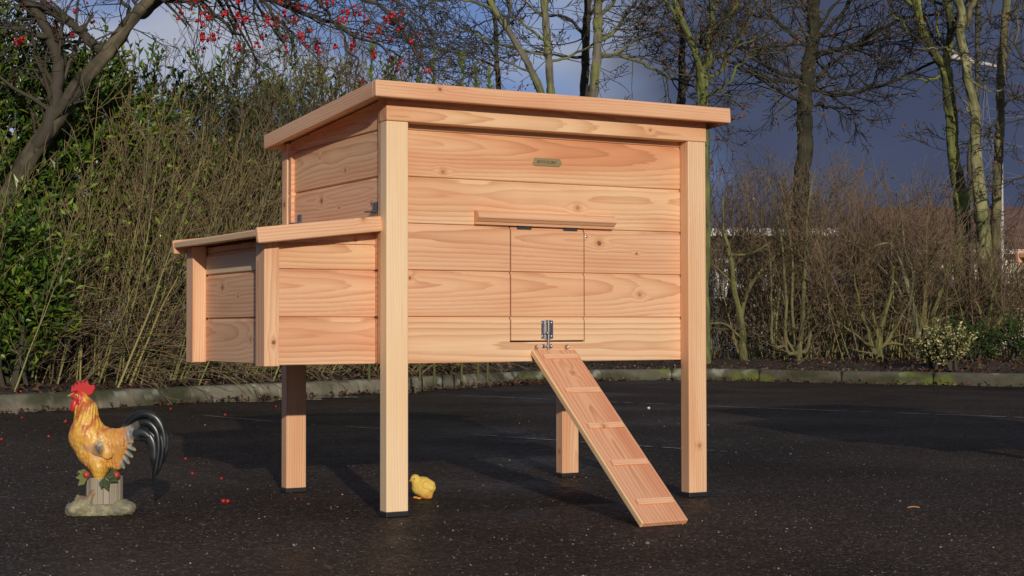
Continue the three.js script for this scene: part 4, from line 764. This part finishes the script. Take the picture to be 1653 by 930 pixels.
tree('bare_tree', 'dark double-trunk bare tree with rusty leaves above the roof', 18.6, [[940, 420, 15], [945, 152, 13], [946, 76, 12], [949, 0, 11], [951, -90, 10]], [[[946, 60, 6], [915, 30, 5], [880, 24, 3]], [[946, 92, 6], [910, 92, 4], [870, 84, 3], [830, 90, 2]], [[948, 30, 6], [980, -10, 5], [1020, -60, 4]]], SHADY, 53, { density: 7, twig: 0.9, leaves: 260, grow: G1 });
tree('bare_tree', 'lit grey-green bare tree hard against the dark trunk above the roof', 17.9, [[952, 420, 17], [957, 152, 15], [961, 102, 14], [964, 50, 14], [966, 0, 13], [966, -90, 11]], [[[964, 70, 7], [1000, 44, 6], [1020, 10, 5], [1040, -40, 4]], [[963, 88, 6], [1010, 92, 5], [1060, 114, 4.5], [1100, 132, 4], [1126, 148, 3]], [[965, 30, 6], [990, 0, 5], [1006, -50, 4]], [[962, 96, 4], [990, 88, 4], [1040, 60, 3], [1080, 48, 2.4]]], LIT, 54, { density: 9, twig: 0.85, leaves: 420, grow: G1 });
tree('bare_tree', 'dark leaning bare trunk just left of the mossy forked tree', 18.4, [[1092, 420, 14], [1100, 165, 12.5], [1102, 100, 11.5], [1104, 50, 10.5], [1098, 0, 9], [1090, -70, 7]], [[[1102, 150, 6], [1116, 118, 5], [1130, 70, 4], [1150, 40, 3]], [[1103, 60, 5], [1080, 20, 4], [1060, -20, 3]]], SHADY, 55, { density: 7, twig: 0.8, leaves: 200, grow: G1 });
tree('bare_tree', 'mossy green bare tree forking above the right end of the roof', 17.2, [[1137, 600, 21], [1136, 400, 20], [1135, 168, 17], [1133, 122, 17], [1128, 100, 13], [1115, 66, 11], [1103, 36, 10], [1090, 0, 9], [1076, -50, 7]], [[[1133, 124, 12], [1142, 96, 11], [1150, 40, 9], [1156, 0, 8], [1160, -60, 6]], [[1138, 130, 7], [1165, 112, 6], [1190, 72, 5], [1204, 38, 4], [1216, 0, 3]], [[1140, 158, 6], [1172, 140, 5], [1196, 106, 4], [1214, 92, 3], [1250, 84, 2]], [[1115, 66, 7], [1140, 54, 6], [1180, 20, 5], [1200, -30, 4]], [[1108, 48, 6], [1080, 10, 5], [1064, -30, 4]], [[1142, 102, 5], [1180, 80, 4], [1226, 60, 3]]], [[0.125, 0.15, 0.04], MOSS, [0.075, 0.07, 0.035]], 56, { density: 9, twig: 0.85, leaves: 620, grow: G1 });
tree('bare_tree', 'big dark bare tree with wide spreading limbs right of the coop', 19, [[1286, 600, 34], [1290, 400, 29], [1297, 255, 25], [1303, 142, 21], [1312, 53, 19], [1314, 0, 18], [1316, -90, 14]], [[[1298, 134, 8], [1270, 134, 7], [1244, 130, 6], [1206, 112, 5], [1165, 96, 4], [1130, 70, 3]], [[1296, 166, 7], [1262, 152, 5], [1228, 130, 4], [1190, 112, 3]], [[1300, 128, 7], [1264, 122, 6], [1232, 106, 5], [1214, 88, 4], [1180, 60, 3]], [[1318, 90, 10], [1350, 80, 9], [1380, 74, 8], [1420, 50, 7], [1466, 28, 5], [1520, 24, 3]], [[1316, 144, 8], [1340, 155, 7], [1372, 153, 6], [1406, 142, 6], [1446, 130, 5], [1506, 100, 4], [1550, 80, 2]], [[1312, 172, 6], [1340, 172, 5], [1376, 176, 4]], [[1308, 76, 8], [1280, 60, 7], [1258, 40, 6], [1236, 10, 5], [1220, -40, 4]], [[1318, 134, 6], [1340, 104, 5], [1376, 84, 4], [1420, 60, 3]], [[1320, 62, 7], [1350, 30, 6], [1380, -10, 5]], [[1312, 30, 7], [1286, -10, 6], [1260, -40, 4]], [[1318, 66, 5], [1330, 30, 5], [1360, 0, 4], [1400, -20, 3]], [[1312, 120, 5], [1344, 126, 4], [1372, 122, 3]], [[1406, 142, 4], [1420, 118, 3], [1440, 88, 2]], [[1380, 74, 4], [1410, 70, 3], [1450, 60, 2]]], [[0.022, 0.022, 0.011], [0.040, 0.038, 0.02], [0.024, 0.022, 0.014]], 57, { density: 8, twig: 0.8, leaves: 480, grow: G1 });
tree('bare_tree', 'mossy dark tree with a curved trunk, left one of the right-hand clump', 18.6, [[1556, 560, 30], [1552, 400, 26], [1549, 319, 24], [1538, 248, 19], [1534, 177, 17], [1526, 113, 17], [1502, 78, 13], [1486, 40, 12], [1480, 0, 12], [1476, -90, 9]], [[[1526, 113, 14], [1536, 60, 13], [1528, 0, 12], [1520, -90, 9]], [[1504, 82, 5], [1476, 60, 4], [1450, 30, 3]], [[1480, 10, 6], [1440, -10, 5], [1400, -16, 4]], [[1526, 120, 5], [1500, 130, 4], [1466, 128, 3]], [[1530, 80, 5], [1512, 40, 4], [1506, -10, 3]]], [[0.16, 0.185, 0.045], [0.05, 0.052, 0.024], [0.045, 0.042, 0.022]], 58, { density: 5, twig: 0.7, leaves: 120, grow: G1 });
tree('bare_tree', 'pale mossy tree, tallest of the right-hand clump', 18.2, [[1606, 560, 27], [1597, 470, 25], [1588, 400, 23], [1582, 330, 21], [1577, 248, 17], [1572, 177, 15], [1559, 106, 14], [1549, 57, 14], [1552, 20, 12], [1540, -20, 11], [1530, -90, 9]], [[[1551, 56, 9], [1562, 30, 10], [1570, 0, 9], [1574, -60, 8]], [[1576, 190, 4], [1560, 176, 3], [1546, 150, 3]], [[1566, 130, 4], [1600, 150, 3], [1630, 140, 2]], [[1556, 90, 5], [1524, 78, 4], [1500, 80, 2]]], [[0.25, 0.245, 0.12], [0.15, 0.155, 0.065], [0.07, 0.06, 0.035]], 60, { density: 5, twig: 0.6, leaves: 60, grow: G1 });
tree('bare_tree', 'slim grey tree between the two mossy trunks of the right-hand clump', 20, [[1566, 520, 13], [1568, 260, 11], [1577, 160, 9], [1579, 100, 8], [1580, 0, 8], [1578, -80, 7]], [[[1577, 150, 5], [1596, 122, 4], [1612, 90, 3], [1640, 50, 3]], [[1579, 60, 4], [1600, 20, 3], [1610, -30, 3]]], [GREY, [0.07, 0.07, 0.05], [0.05, 0.046, 0.03]], 61, { density: 5, twig: 0.6, grow: G1 });
tree('bare_tree', 'slender brown-green tree nearest the right edge', 18.7, [[1606, 560, 18], [1607, 400, 16], [1609, 319, 15], [1614, 213, 13], [1616, 124, 13], [1622, 60, 12], [1627, 0, 11], [1632, -80, 9]], [[[1618, 110, 4], [1640, 60, 3], [1650, 10, 3]], [[1612, 250, 4], [1600, 280, 3]], [[1614, 180, 5], [1640, 160, 4], [1680, 150, 3]], [[1610, 200, 4], [1580, 226, 4], [1556, 240, 3]], [[1622, 40, 5], [1650, -10, 4]]], [[0.15, 0.145, 0.06], [0.085, 0.07, 0.035], [0.05, 0.045, 0.028]], 62, { density: 5, twig: 0.7, leaves: 160, grow: G1 });
tree('bare_tree', 'thin bare tree beyond the right edge sending twigs into the picture', 17.5, [[1720, 560, 18], [1716, 300, 16], [1706, 120, 14], [1700, 0, 12], [1696, -80, 10]], [[[1708, 200, 6], [1670, 190, 4], [1630, 200, 2]], [[1706, 160, 6], [1660, 110, 4], [1630, 60, 2]], [[1710, 260, 6], [1660, 280, 4], [1620, 300, 2]]], SHADY, 63, { density: 8, twig: 0.8, leaves: 200, grow: G1 });

// --- shrubs on the right and behind the coop
const RB = [0.200, 0.140, 0.090], RT = [0.235, 0.160, 0.105], redO = { stems: 42, wide: 0.6, deep: 0.6, lean: 0.03, splay: 0.36, r: 0.010, h: 1.9, low: [0.23, 0.225, 0.08], low2: [0.18, 0.14, 0.065], high: RB, tip: RT, wander: 0.08, up: 0.012, twigs: 10, twig: 0.5, kids: 3, minR: 0.0027, level: 1, from: 0.05 };
[[1180, 1.6, { h: 2.1, stems: 36 }, 'red-brown bare shrub right beside the right front leg'], [1262, 1.5, { h: 2.35, stems: 33 }, 'red-brown bare shrub left of the big dark trunk'], [1345, 1.6, { h: 2.2, stems: 32 }, 'red-brown bare shrub at the foot of the big dark tree'], [1430, 1.4, { h: 2.0, wide: 0.6, stems: 31 }, 'brown bare shrub with mossy green foot, left of the variegated bush'], [1500, 1.9, { h: 1.55 }, 'brown bare shrub behind the variegated bush'], [1640, 1.7, { h: 1.5, stems: 26 }, 'brown bare shrub at the right edge of the picture'],
  [1220, 3.0, { h: 2.6, stems: 44 }, 'reddish bare shrub farther back beside the right leg'], [1310, 3.2, { h: 2.65, stems: 44 }, 'reddish bare shrub behind the big dark trunk'], [1410, 3.2, { h: 2.4, stems: 44 }, 'reddish bare shrub farther back left of the right-hand trees'], [1500, 3.4, { h: 1.9, stems: 36 }, 'brown bare shrub farther back beside the curved mossy trunk'], [1600, 3.3, { h: 1.4, stems: 26 }, 'brown bare shrub behind the right-hand trees']].forEach(([px, w, o, label], k) => shrub('red_shrub', label, sAtPix(px), w + 1.1, { ...redO, ...o, leaves: k % 2 ? 40 : 0, leafLen: 0.05, leafCol: [0.14, 0.06, 0.03] }, 500 + k));
[[730, 2.6, 2.55, 'fine grey twigged shrub above the left half of the roof'], [830, 2.8, 2.5, 'fine grey twigged shrub above the middle of the roof'], [920, 2.8, 2.5, 'fine grey twigged shrub beside the double trunk above the roof'], [1010, 2.8, 2.45, 'fine grey twigged shrub between the trunks above the roof'], [1085, 2.7, 2.3, 'fine grey twigged shrub above the right end of the roof']].forEach(([px, w, h, label], k) => shrub('grey_shrub', label, sAtPix(px), w, { ...redO, stems: 22, wide: 0.6, h: h * 1.12, low: GREY, high: [0.12, 0.095, 0.075], tip: [0.13, 0.105, 0.085], twigs: 9 }, 530 + k));
// stout green-stemmed saplings with cut feet in front of them
const sap = (label, depth, trunk, limbs, seed, cols = [[0.165, 0.16, 0.055], [0.10, 0.10, 0.036], [0.12, 0.105, 0.045]]) => tree('green_sapling', label, depth + 2.3, trunk, limbs, cols, seed, { category: 'sapling', wob: 0.005, density: 16, twig: 0.38, free: 14, grow: { kids: 2.6, ratio: 0.55, up: 0.03, wander: 0.16, minR: 0.0026, tipCol: RT } });
sap('forked yellow-green sapling right of the front right leg', 15.2, [[1202, 578, 13], [1198, 540, 11], [1190, 500, 10], [1182, 440, 8], [1176, 410, 7], [1170, 375, 5], [1168, 320, 3]], [[[1196, 520, 7], [1204, 480, 6], [1226, 440, 5], [1250, 415, 5], [1290, 390, 4], [1320, 360, 3]], [[1178, 412, 4], [1210, 410, 4], [1240, 394, 3], [1256, 376, 2]], [[1184, 460, 4], [1160, 436, 3], [1140, 420, 2]], [[1202, 490, 5], [1210, 460, 4], [1240, 440, 2]], [[1196, 545, 4], [1170, 524, 4], [1144, 522, 2]]], 71);
sap('upright pale green sapling with straight stems left of the big dark trunk', 15.0, [[1290, 568, 8], [1294, 520, 7], [1298, 460, 6], [1302, 400, 5], [1306, 330, 4], [1312, 280, 3]], [[[1272, 570, 6], [1268, 480, 5], [1264, 400, 4], [1252, 330, 3], [1240, 290, 2]], [[1284, 568, 6], [1278, 500, 5], [1280, 420, 4], [1268, 340, 3]], [[1298, 450, 4], [1320, 390, 3], [1340, 330, 2]], [[1300, 568, 6], [1308, 540, 5], [1314, 560, 4]], [[1286, 575, 5], [1276, 560, 5], [1270, 545, 4]], [[1250, 560, 6], [1246, 500, 4], [1244, 440, 3]]], 72, [[0.15, 0.145, 0.06], [0.10, 0.10, 0.04], [0.13, 0.10, 0.055]]);
sap('many-stemmed mossy green sapling left of the variegated bush', 14.7, [[1418, 575, 13], [1420, 545, 10], [1430, 510, 8], [1440, 470, 5], [1444, 430, 3]], [[[1412, 572, 8], [1400, 530, 6], [1386, 490, 4], [1380, 450, 3]], [[1420, 560, 7], [1412, 520, 5], [1408, 470, 3]], [[1424, 560, 7], [1446, 530, 5], [1462, 500, 3]], [[1416, 568, 5], [1390, 548, 4], [1366, 530, 3]], [[1428, 556, 5], [1450, 556, 4], [1468, 570, 3]]], 73);
sap('pale grey-green arching sapling behind the variegated bush', 14.8, [[1480, 575, 8], [1476, 530, 8], [1470, 490, 7], [1456, 440, 6], [1446, 410, 4], [1434, 394, 3], [1410, 398, 2]], [[[1470, 490, 5], [1474, 450, 4], [1460, 400, 3], [1456, 360, 2]], [[1474, 520, 4], [1450, 508, 4], [1430, 480, 2]], [[1470, 500, 4], [1440, 450, 3], [1420, 430, 2]]], 74, [[0.19, 0.19, 0.11], [0.13, 0.135, 0.07], [0.12, 0.10, 0.06]]);
sap('green sapling with fanned stems directly above the variegated bush', 15.1, [[1502, 575, 10], [1500, 540, 9], [1508, 510, 8], [1520, 470, 7], [1530, 430, 6], [1534, 400, 4]], [[[1498, 550, 8], [1494, 510, 7], [1496, 460, 5], [1512, 400, 3]], [[1500, 545, 6], [1482, 510, 5], [1470, 480, 3]], [[1506, 530, 6], [1530, 500, 5], [1560, 490, 3]], [[1508, 520, 5], [1540, 510, 4], [1590, 500, 3]]], 75);
sap('mossy green sapling with forked foot near the right edge', 14.6, [[1595, 580, 11], [1597, 545, 10], [1596, 510, 8], [1604, 470, 6], [1612, 440, 4]], [[[1594, 570, 8], [1590, 530, 6], [1580, 500, 4]], [[1598, 540, 6], [1620, 510, 5], [1640, 470, 3]], [[1600, 530, 5], [1626, 520, 4], [1653, 500, 3]], [[1592, 575, 4], [1586, 555, 4], [1576, 540, 3]]], 76);
evergreen('variegated_bush', 'low cream and green variegated bush by the kerb on the right', sAtPix(1524), 0.42, [0.26, 0.21, 0.2], { shoots: 230, shoot: 0.12, leavesPer: 7, len: 0.038, ratio: 0.55, col: [0.52, 0.47, 0.22], col2: [0.10, 0.12, 0.03], mixAmt: 0.42, mat: softLeaf }, 440);
[[1560, 2.0, 'small dark green bush between the right-hand trunks'], [1640, 2.1, 'small dark green bush at the right edge']].forEach(([px, w, label], k) => evergreen('low_evergreen', label, sAtPix(px), w, [0.3, 0.24, 0.25], { shoots: 110, shoot: 0.14, leavesPer: 7, len: 0.05, col: [0.035, 0.085, 0.015], col2: [0.06, 0.11, 0.02], mixAmt: 0.3 }, 444 + k));

// ------------------------------------------------------------------ berries fallen on the ground, a straw
{
  const R = rng(3), g = new THREE.SphereGeometry(1, 10, 8), m = std(0.42, 0.016, 0.012, 0.3), st = std(0.03, 0.02, 0.01);
  const one = (px, py, r, label, y = 0) => { r *= 0.85; const p = onGround(px, py, y), t = thing('fallen_berry', label, 'berry', [p.x, y + r * 0.9, p.z], R() * 6, 'red berries fallen on the ground'); const b = mesh('flesh', g, m, t); b.scale.set(r, r * 0.92, r); const s = mesh('calyx', cylinder(0.25 * r, 0.5 * r, 'y', [0, 0.9 * r, 0], 6), st, t); return t; };
  [[105, 682, 0.011, 'red berry on the asphalt beside the neck of the rooster statue'], [78, 706, 0.009, 'red berry on the asphalt left of the breast of the rooster statue'], [35, 675, 0.008, 'red berry by the foot of the kerb near the left edge'], [275, 661, 0.0095, 'red berry near the kerb just above the black tail of the rooster'], [299, 742, 0.007, 'upper of two small red berries right of the rooster tail'], [310, 766, 0.007, 'lower of two small red berries right of the rooster tail'], [363, 671, 0.0095, 'red berry on the asphalt under the nest box'], [445, 657, 0.008, 'red berry by the kerb just left of the rear left leg'], [2, 710, 0.008, 'red berry on the asphalt cut by the left edge'], [357, 774, 0.006, 'tiny red berry above the close pair on the asphalt']].forEach(([x, y, r, label]) => one(x, y, r, label));
  one(360, 812, 0.009, 'left one of a close pair of red berries on the asphalt'); one(367, 812, 0.0085, 'right one of a close pair of red berries on the asphalt');
  one(298, 618, 0.011, 'red berry on the soil behind the kerb, left of the nest box', 0.12); one(33, 633, 0.011, 'red berry on the soil behind the kerb at the left edge', 0.12);
  const p = onGround(1474, 822), s = thing('straw', 'short orange straw lying on the asphalt at right', 'straw', [p.x, 0, p.z], -YAW + 0.05); mesh('stalk', (() => { const mb = new MB(); mb.tube(spline([V(-0.018, 0.003, 0), V(0, 0.006, 0.002), V(0.018, 0.003, -0.001)], 8), Array(9).fill(0.0022), 6, [0.42, 0.20, 0.08]); return mb.geo(); })(), softLeaf, s);
  const q = onGround(1047, 661), pb = thing('pebble', 'white pebble on the asphalt right of the ramp', 'pebble', [q.x, 0.008, q.z]); const pg = new THREE.IcosahedronGeometry(0.011, 2); pg.scale(1, 0.8, 0.9); mesh('stone', pg, std(0.62, 0.6, 0.56, 0.6), pb);
}

// ------------------------------------------------------------------ what lies beyond: bungalow, picket fence, lamp, pylon
{
  const depth = 44, o = at(1420, 527, depth), t = thing('bungalow', 'low bungalow with red tiled roof behind the bare shrubs on the right', 'house', [o.x, 0, o.z], -YAW - 0.05), L = 16, x0 = 0.7;
  const wall = std(0.20, 0.145, 0.115, 0.9), white = std(0.78, 0.78, 0.76, 0.5), glass = std(0.05, 0.06, 0.08, 0.12), cream = std(0.66, 0.62, 0.45, 0.6), tileM = [std(0.15, 0.08, 0.055, 0.85), std(0.125, 0.07, 0.05, 0.85), std(0.17, 0.095, 0.065, 0.85)];
  mesh('wall', box(L, 2.7, 7, x0 + L / 2, 1.35, -3.5), wall, t);
  const rs = new THREE.Shape(); rs.moveTo(0.5, 2.6); rs.lineTo(-3.5, 4.05); rs.lineTo(-7.5, 2.6); rs.closePath();
  const rg = new THREE.ExtrudeGeometry(rs, { depth: L + 0.8, bevelEnabled: false }); rg.rotateY(-Math.PI / 2); rg.translate(x0 + L + 0.4, 0, 0); rg.scale(1, 1, 1);
  const roof = mesh('roof', rg, tileM[0], t);
  for (let k = 0; k < 11; k++) { const f = (k + 0.5) / 11, c = mesh('tile_course', box(L + 0.84, 0.05, 0.42, x0 + L / 2, 0, 0), tileM[k % 3], roof); c.position.set(0, mix(2.62, 4.08, f), mix(0.42, -3.4, f)); c.rotation.x = 0.35; }
  mesh('gutter', box(L + 0.8, 0.12, 0.14, x0 + L / 2, 2.58, 0.56), white, t);
  for (const [x, w, y, h] of [[2.0, 1.2, 1.6, 1.2], [-1.2, 2.2, 1.6, 1.2], [1.6, 1.6, 1.6, 1.2], [5.4, 1.4, 1.6, 1.2], [9.5, 1.8, 1.6, 1.2], [13, 1.6, 1.6, 1.2]].filter(([x]) => Math.abs(x - 4.0) > 1.2 && x > 1.7)) {
    const f = groupOf('window', t); f.position.set(x, y, 0.02); mesh('pane', box(w - 0.16, h - 0.16, 0.02, 0, 0, 0.01), glass, f);
    mesh('frame', flat([box(w, 0.09, 0.08, 0, h / 2, 0.02), box(w, 0.09, 0.08, 0, -h / 2, 0.02), box(0.09, h - 0.1, 0.08, -w / 2, 0, 0.021), box(0.09, h - 0.1, 0.08, w / 2, 0, 0.021), box(0.07, h - 0.1, 0.07, 0, 0, 0.022)]), white, f);
  }
  const d = groupOf('garage_door', t); d.position.set(3.85, 1.25, 0.03); for (let k = 0; k < 5; k++) mesh('panel', box(2.0, 0.47, 0.05, 0, -0.98 + k * 0.49, 0.02, 0.01), cream, d);
  { // flat-roofed shed with a white fascia
    const q = at(1150, 500, 34), h = thing('shed', 'low grey flat-roofed shed with white fascia behind the shrubs right of the coop', 'shed', [q.x, 0, q.z], -YAW), gw = std(0.11, 0.105, 0.10, 0.9);
    mesh('wall', box(4.2, 2.5, 3, 0.45, 1.25, -1.5), gw, h); mesh('roof', box(4.5, 0.14, 3.3, 0.45, 2.57, -1.5), std(0.06, 0.06, 0.065), h); mesh('fascia', box(4.5, 0.16, 0.04, 0.45, 2.56, 0.18), white, h);
    for (const x of [0.5]) { const f = groupOf('window', h); f.position.set(x, 1.55, 0.02); mesh('pane', box(0.74, 0.74, 0.02, 0, 0, 0), glass, f); mesh('frame', flat([box(0.9, 0.08, 0.06, 0, 0.41, 0.01), box(0.9, 0.08, 0.06, 0, -0.41, 0.01), box(0.08, 0.74, 0.06, 0.41, 0, 0.011), box(0.08, 0.74, 0.06, -0.41, 0, 0.011)]), white, f); }
  }
  { // brown beech hedge on the far side of the bed
    const R = rng(801), a = at(1400, 500, 25), h = thing('beech_hedge', 'low brown beech hedge behind the bare shrubs on the right', 'hedge', [a.x, 0, a.z], -YAW), lf = new MB(), st = new MB();
    for (let k = 0; k < 15000; k++) { const x = -2.35 + 7.2 * R(), z = 0.5 * (2 * R() - 1), y = (1.15 + 0.22 * noise(x * 1.7, 2)) * Math.pow(R(), 0.6), d = rdir(R); d.y = 0.4 * d.y - 0.2; d.normalize(); lf.leaf(V(x, y, z), d, V().crossVectors(d, rdir(R)).normalize(), 0.06 + 0.03 * R(), 0.045, jit(R() < 0.8 ? [0.075, 0.042, 0.022] : [0.045, 0.055, 0.02], R, 0.45), 0.2); }
    for (let k = 0; k < 40; k++) { const x = -2.3 + 7.1 * (k + R()) / 40, z = 0.2 * (R() - 0.5); st.tube([V(x, 0, z), V(x + 0.1 * (R() - 0.5), 0.6, z), V(x + 0.3 * (R() - 0.5), 1.2, z)], [0.02, 0.014, 0.005], 5, [0.06, 0.045, 0.03]); }
    mesh('stems', st.geo(), barkMat, h); mesh('leaves', lf.geo(), softLeaf, h).userData.kind = 'stuff';
  }
  const pf = at(1215, 500, 27), fence = thing('picket_fence', 'white picket fence glimpsed through the bare shrubs right of the coop', 'fence', [pf.x, 0, pf.z], -YAW);
  for (let k = 0; k < 8; k++) { const s = new THREE.Shape(); s.moveTo(0, 0.05); s.lineTo(0.09, 0.05); s.lineTo(0.09, 1.55); s.lineTo(0.045, 1.62); s.lineTo(0, 1.55); s.closePath(); const g = new THREE.ExtrudeGeometry(s, { depth: 0.02, bevelEnabled: false }); g.translate(-0.85 + k * 0.165, 0, 0.02); mesh('picket', g, white, fence); }
  for (const y of [0.4, 1.25]) mesh('rail', box(1.5, 0.07, 0.03, -0.2, y, 0), white, fence);
  const lp = at(1617, 300, 36), pole = thing('street_lamp', 'pale street lamp with long curved arm behind the right-hand trees', 'street lamp', [lp.x, 0, lp.z], -YAW), pm = std(0.42, 0.42, 0.41, 0.5), ly = (py) => 0.55 + (527.6 - py) / FOC * 36, lx = (px) => (px - 1617) / FOC * 36;
  const P = new MB(); P.tube(spline([V(0, 0, 0), V(0, 3, 0), V(0, ly(125), 0)], 20), Array.from({ length: 21 }, (_, k) => 0.055 - 0.001 * k), 12, [1, 1, 1]); mesh('pole', P.geo(), pm, pole);
  const A = new MB(); A.tube(spline([V(0, ly(128), 0), V(lx(1612), ly(110), 0), V(lx(1598), ly(104), 0), V(lx(1578), ly(101), 0), V(lx(1564), ly(97), 0)], 20), Array(21).fill(0.045), 10, [1, 1, 1]); mesh('arm', A.geo(), pm, pole);
  const hd = new RoundedBoxGeometry(0.62, 0.13, 0.24, 3, 0.05); hd.rotateZ(-0.2); hd.translate(lx(1550), ly(94), 0); mesh('lamp_head', hd, pm, pole);
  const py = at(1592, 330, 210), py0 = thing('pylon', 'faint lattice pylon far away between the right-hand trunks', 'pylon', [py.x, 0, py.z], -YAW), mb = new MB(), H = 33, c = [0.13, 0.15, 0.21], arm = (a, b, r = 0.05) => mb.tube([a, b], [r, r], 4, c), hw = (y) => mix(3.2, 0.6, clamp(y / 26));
  for (const [a, b] of [[1, 1], [1, -1], [-1, 1], [-1, -1]]) arm(V(a * 3.2, 0, b * 3.2), V(a * 0.6, 26, b * 0.6), 0.08), arm(V(a * 0.6, 26, b * 0.6), V(0, H, 0), 0.07);
  for (let k = 0; k < 9; k++) { const y0 = 26 * k / 9, y1 = 26 * (k + 1) / 9; for (const s of [1, -1]) { arm(V(-hw(y0), y0, s * hw(y0)), V(hw(y1), y1, s * hw(y1))); arm(V(hw(y0), y0, s * hw(y0)), V(-hw(y1), y1, s * hw(y1))); } }
  for (const y of [20, 24, 28]) for (const s of [1, -1]) { arm(V(0, y, 0), V(s * 5, y + 0.3, 0)); arm(V(0, y + 1.6, 0), V(s * 5, y + 0.3, 0)); }
  mesh('lattice', mb.geo(), vcol(0.6), py0);
}

renderer.render(scene, camera);
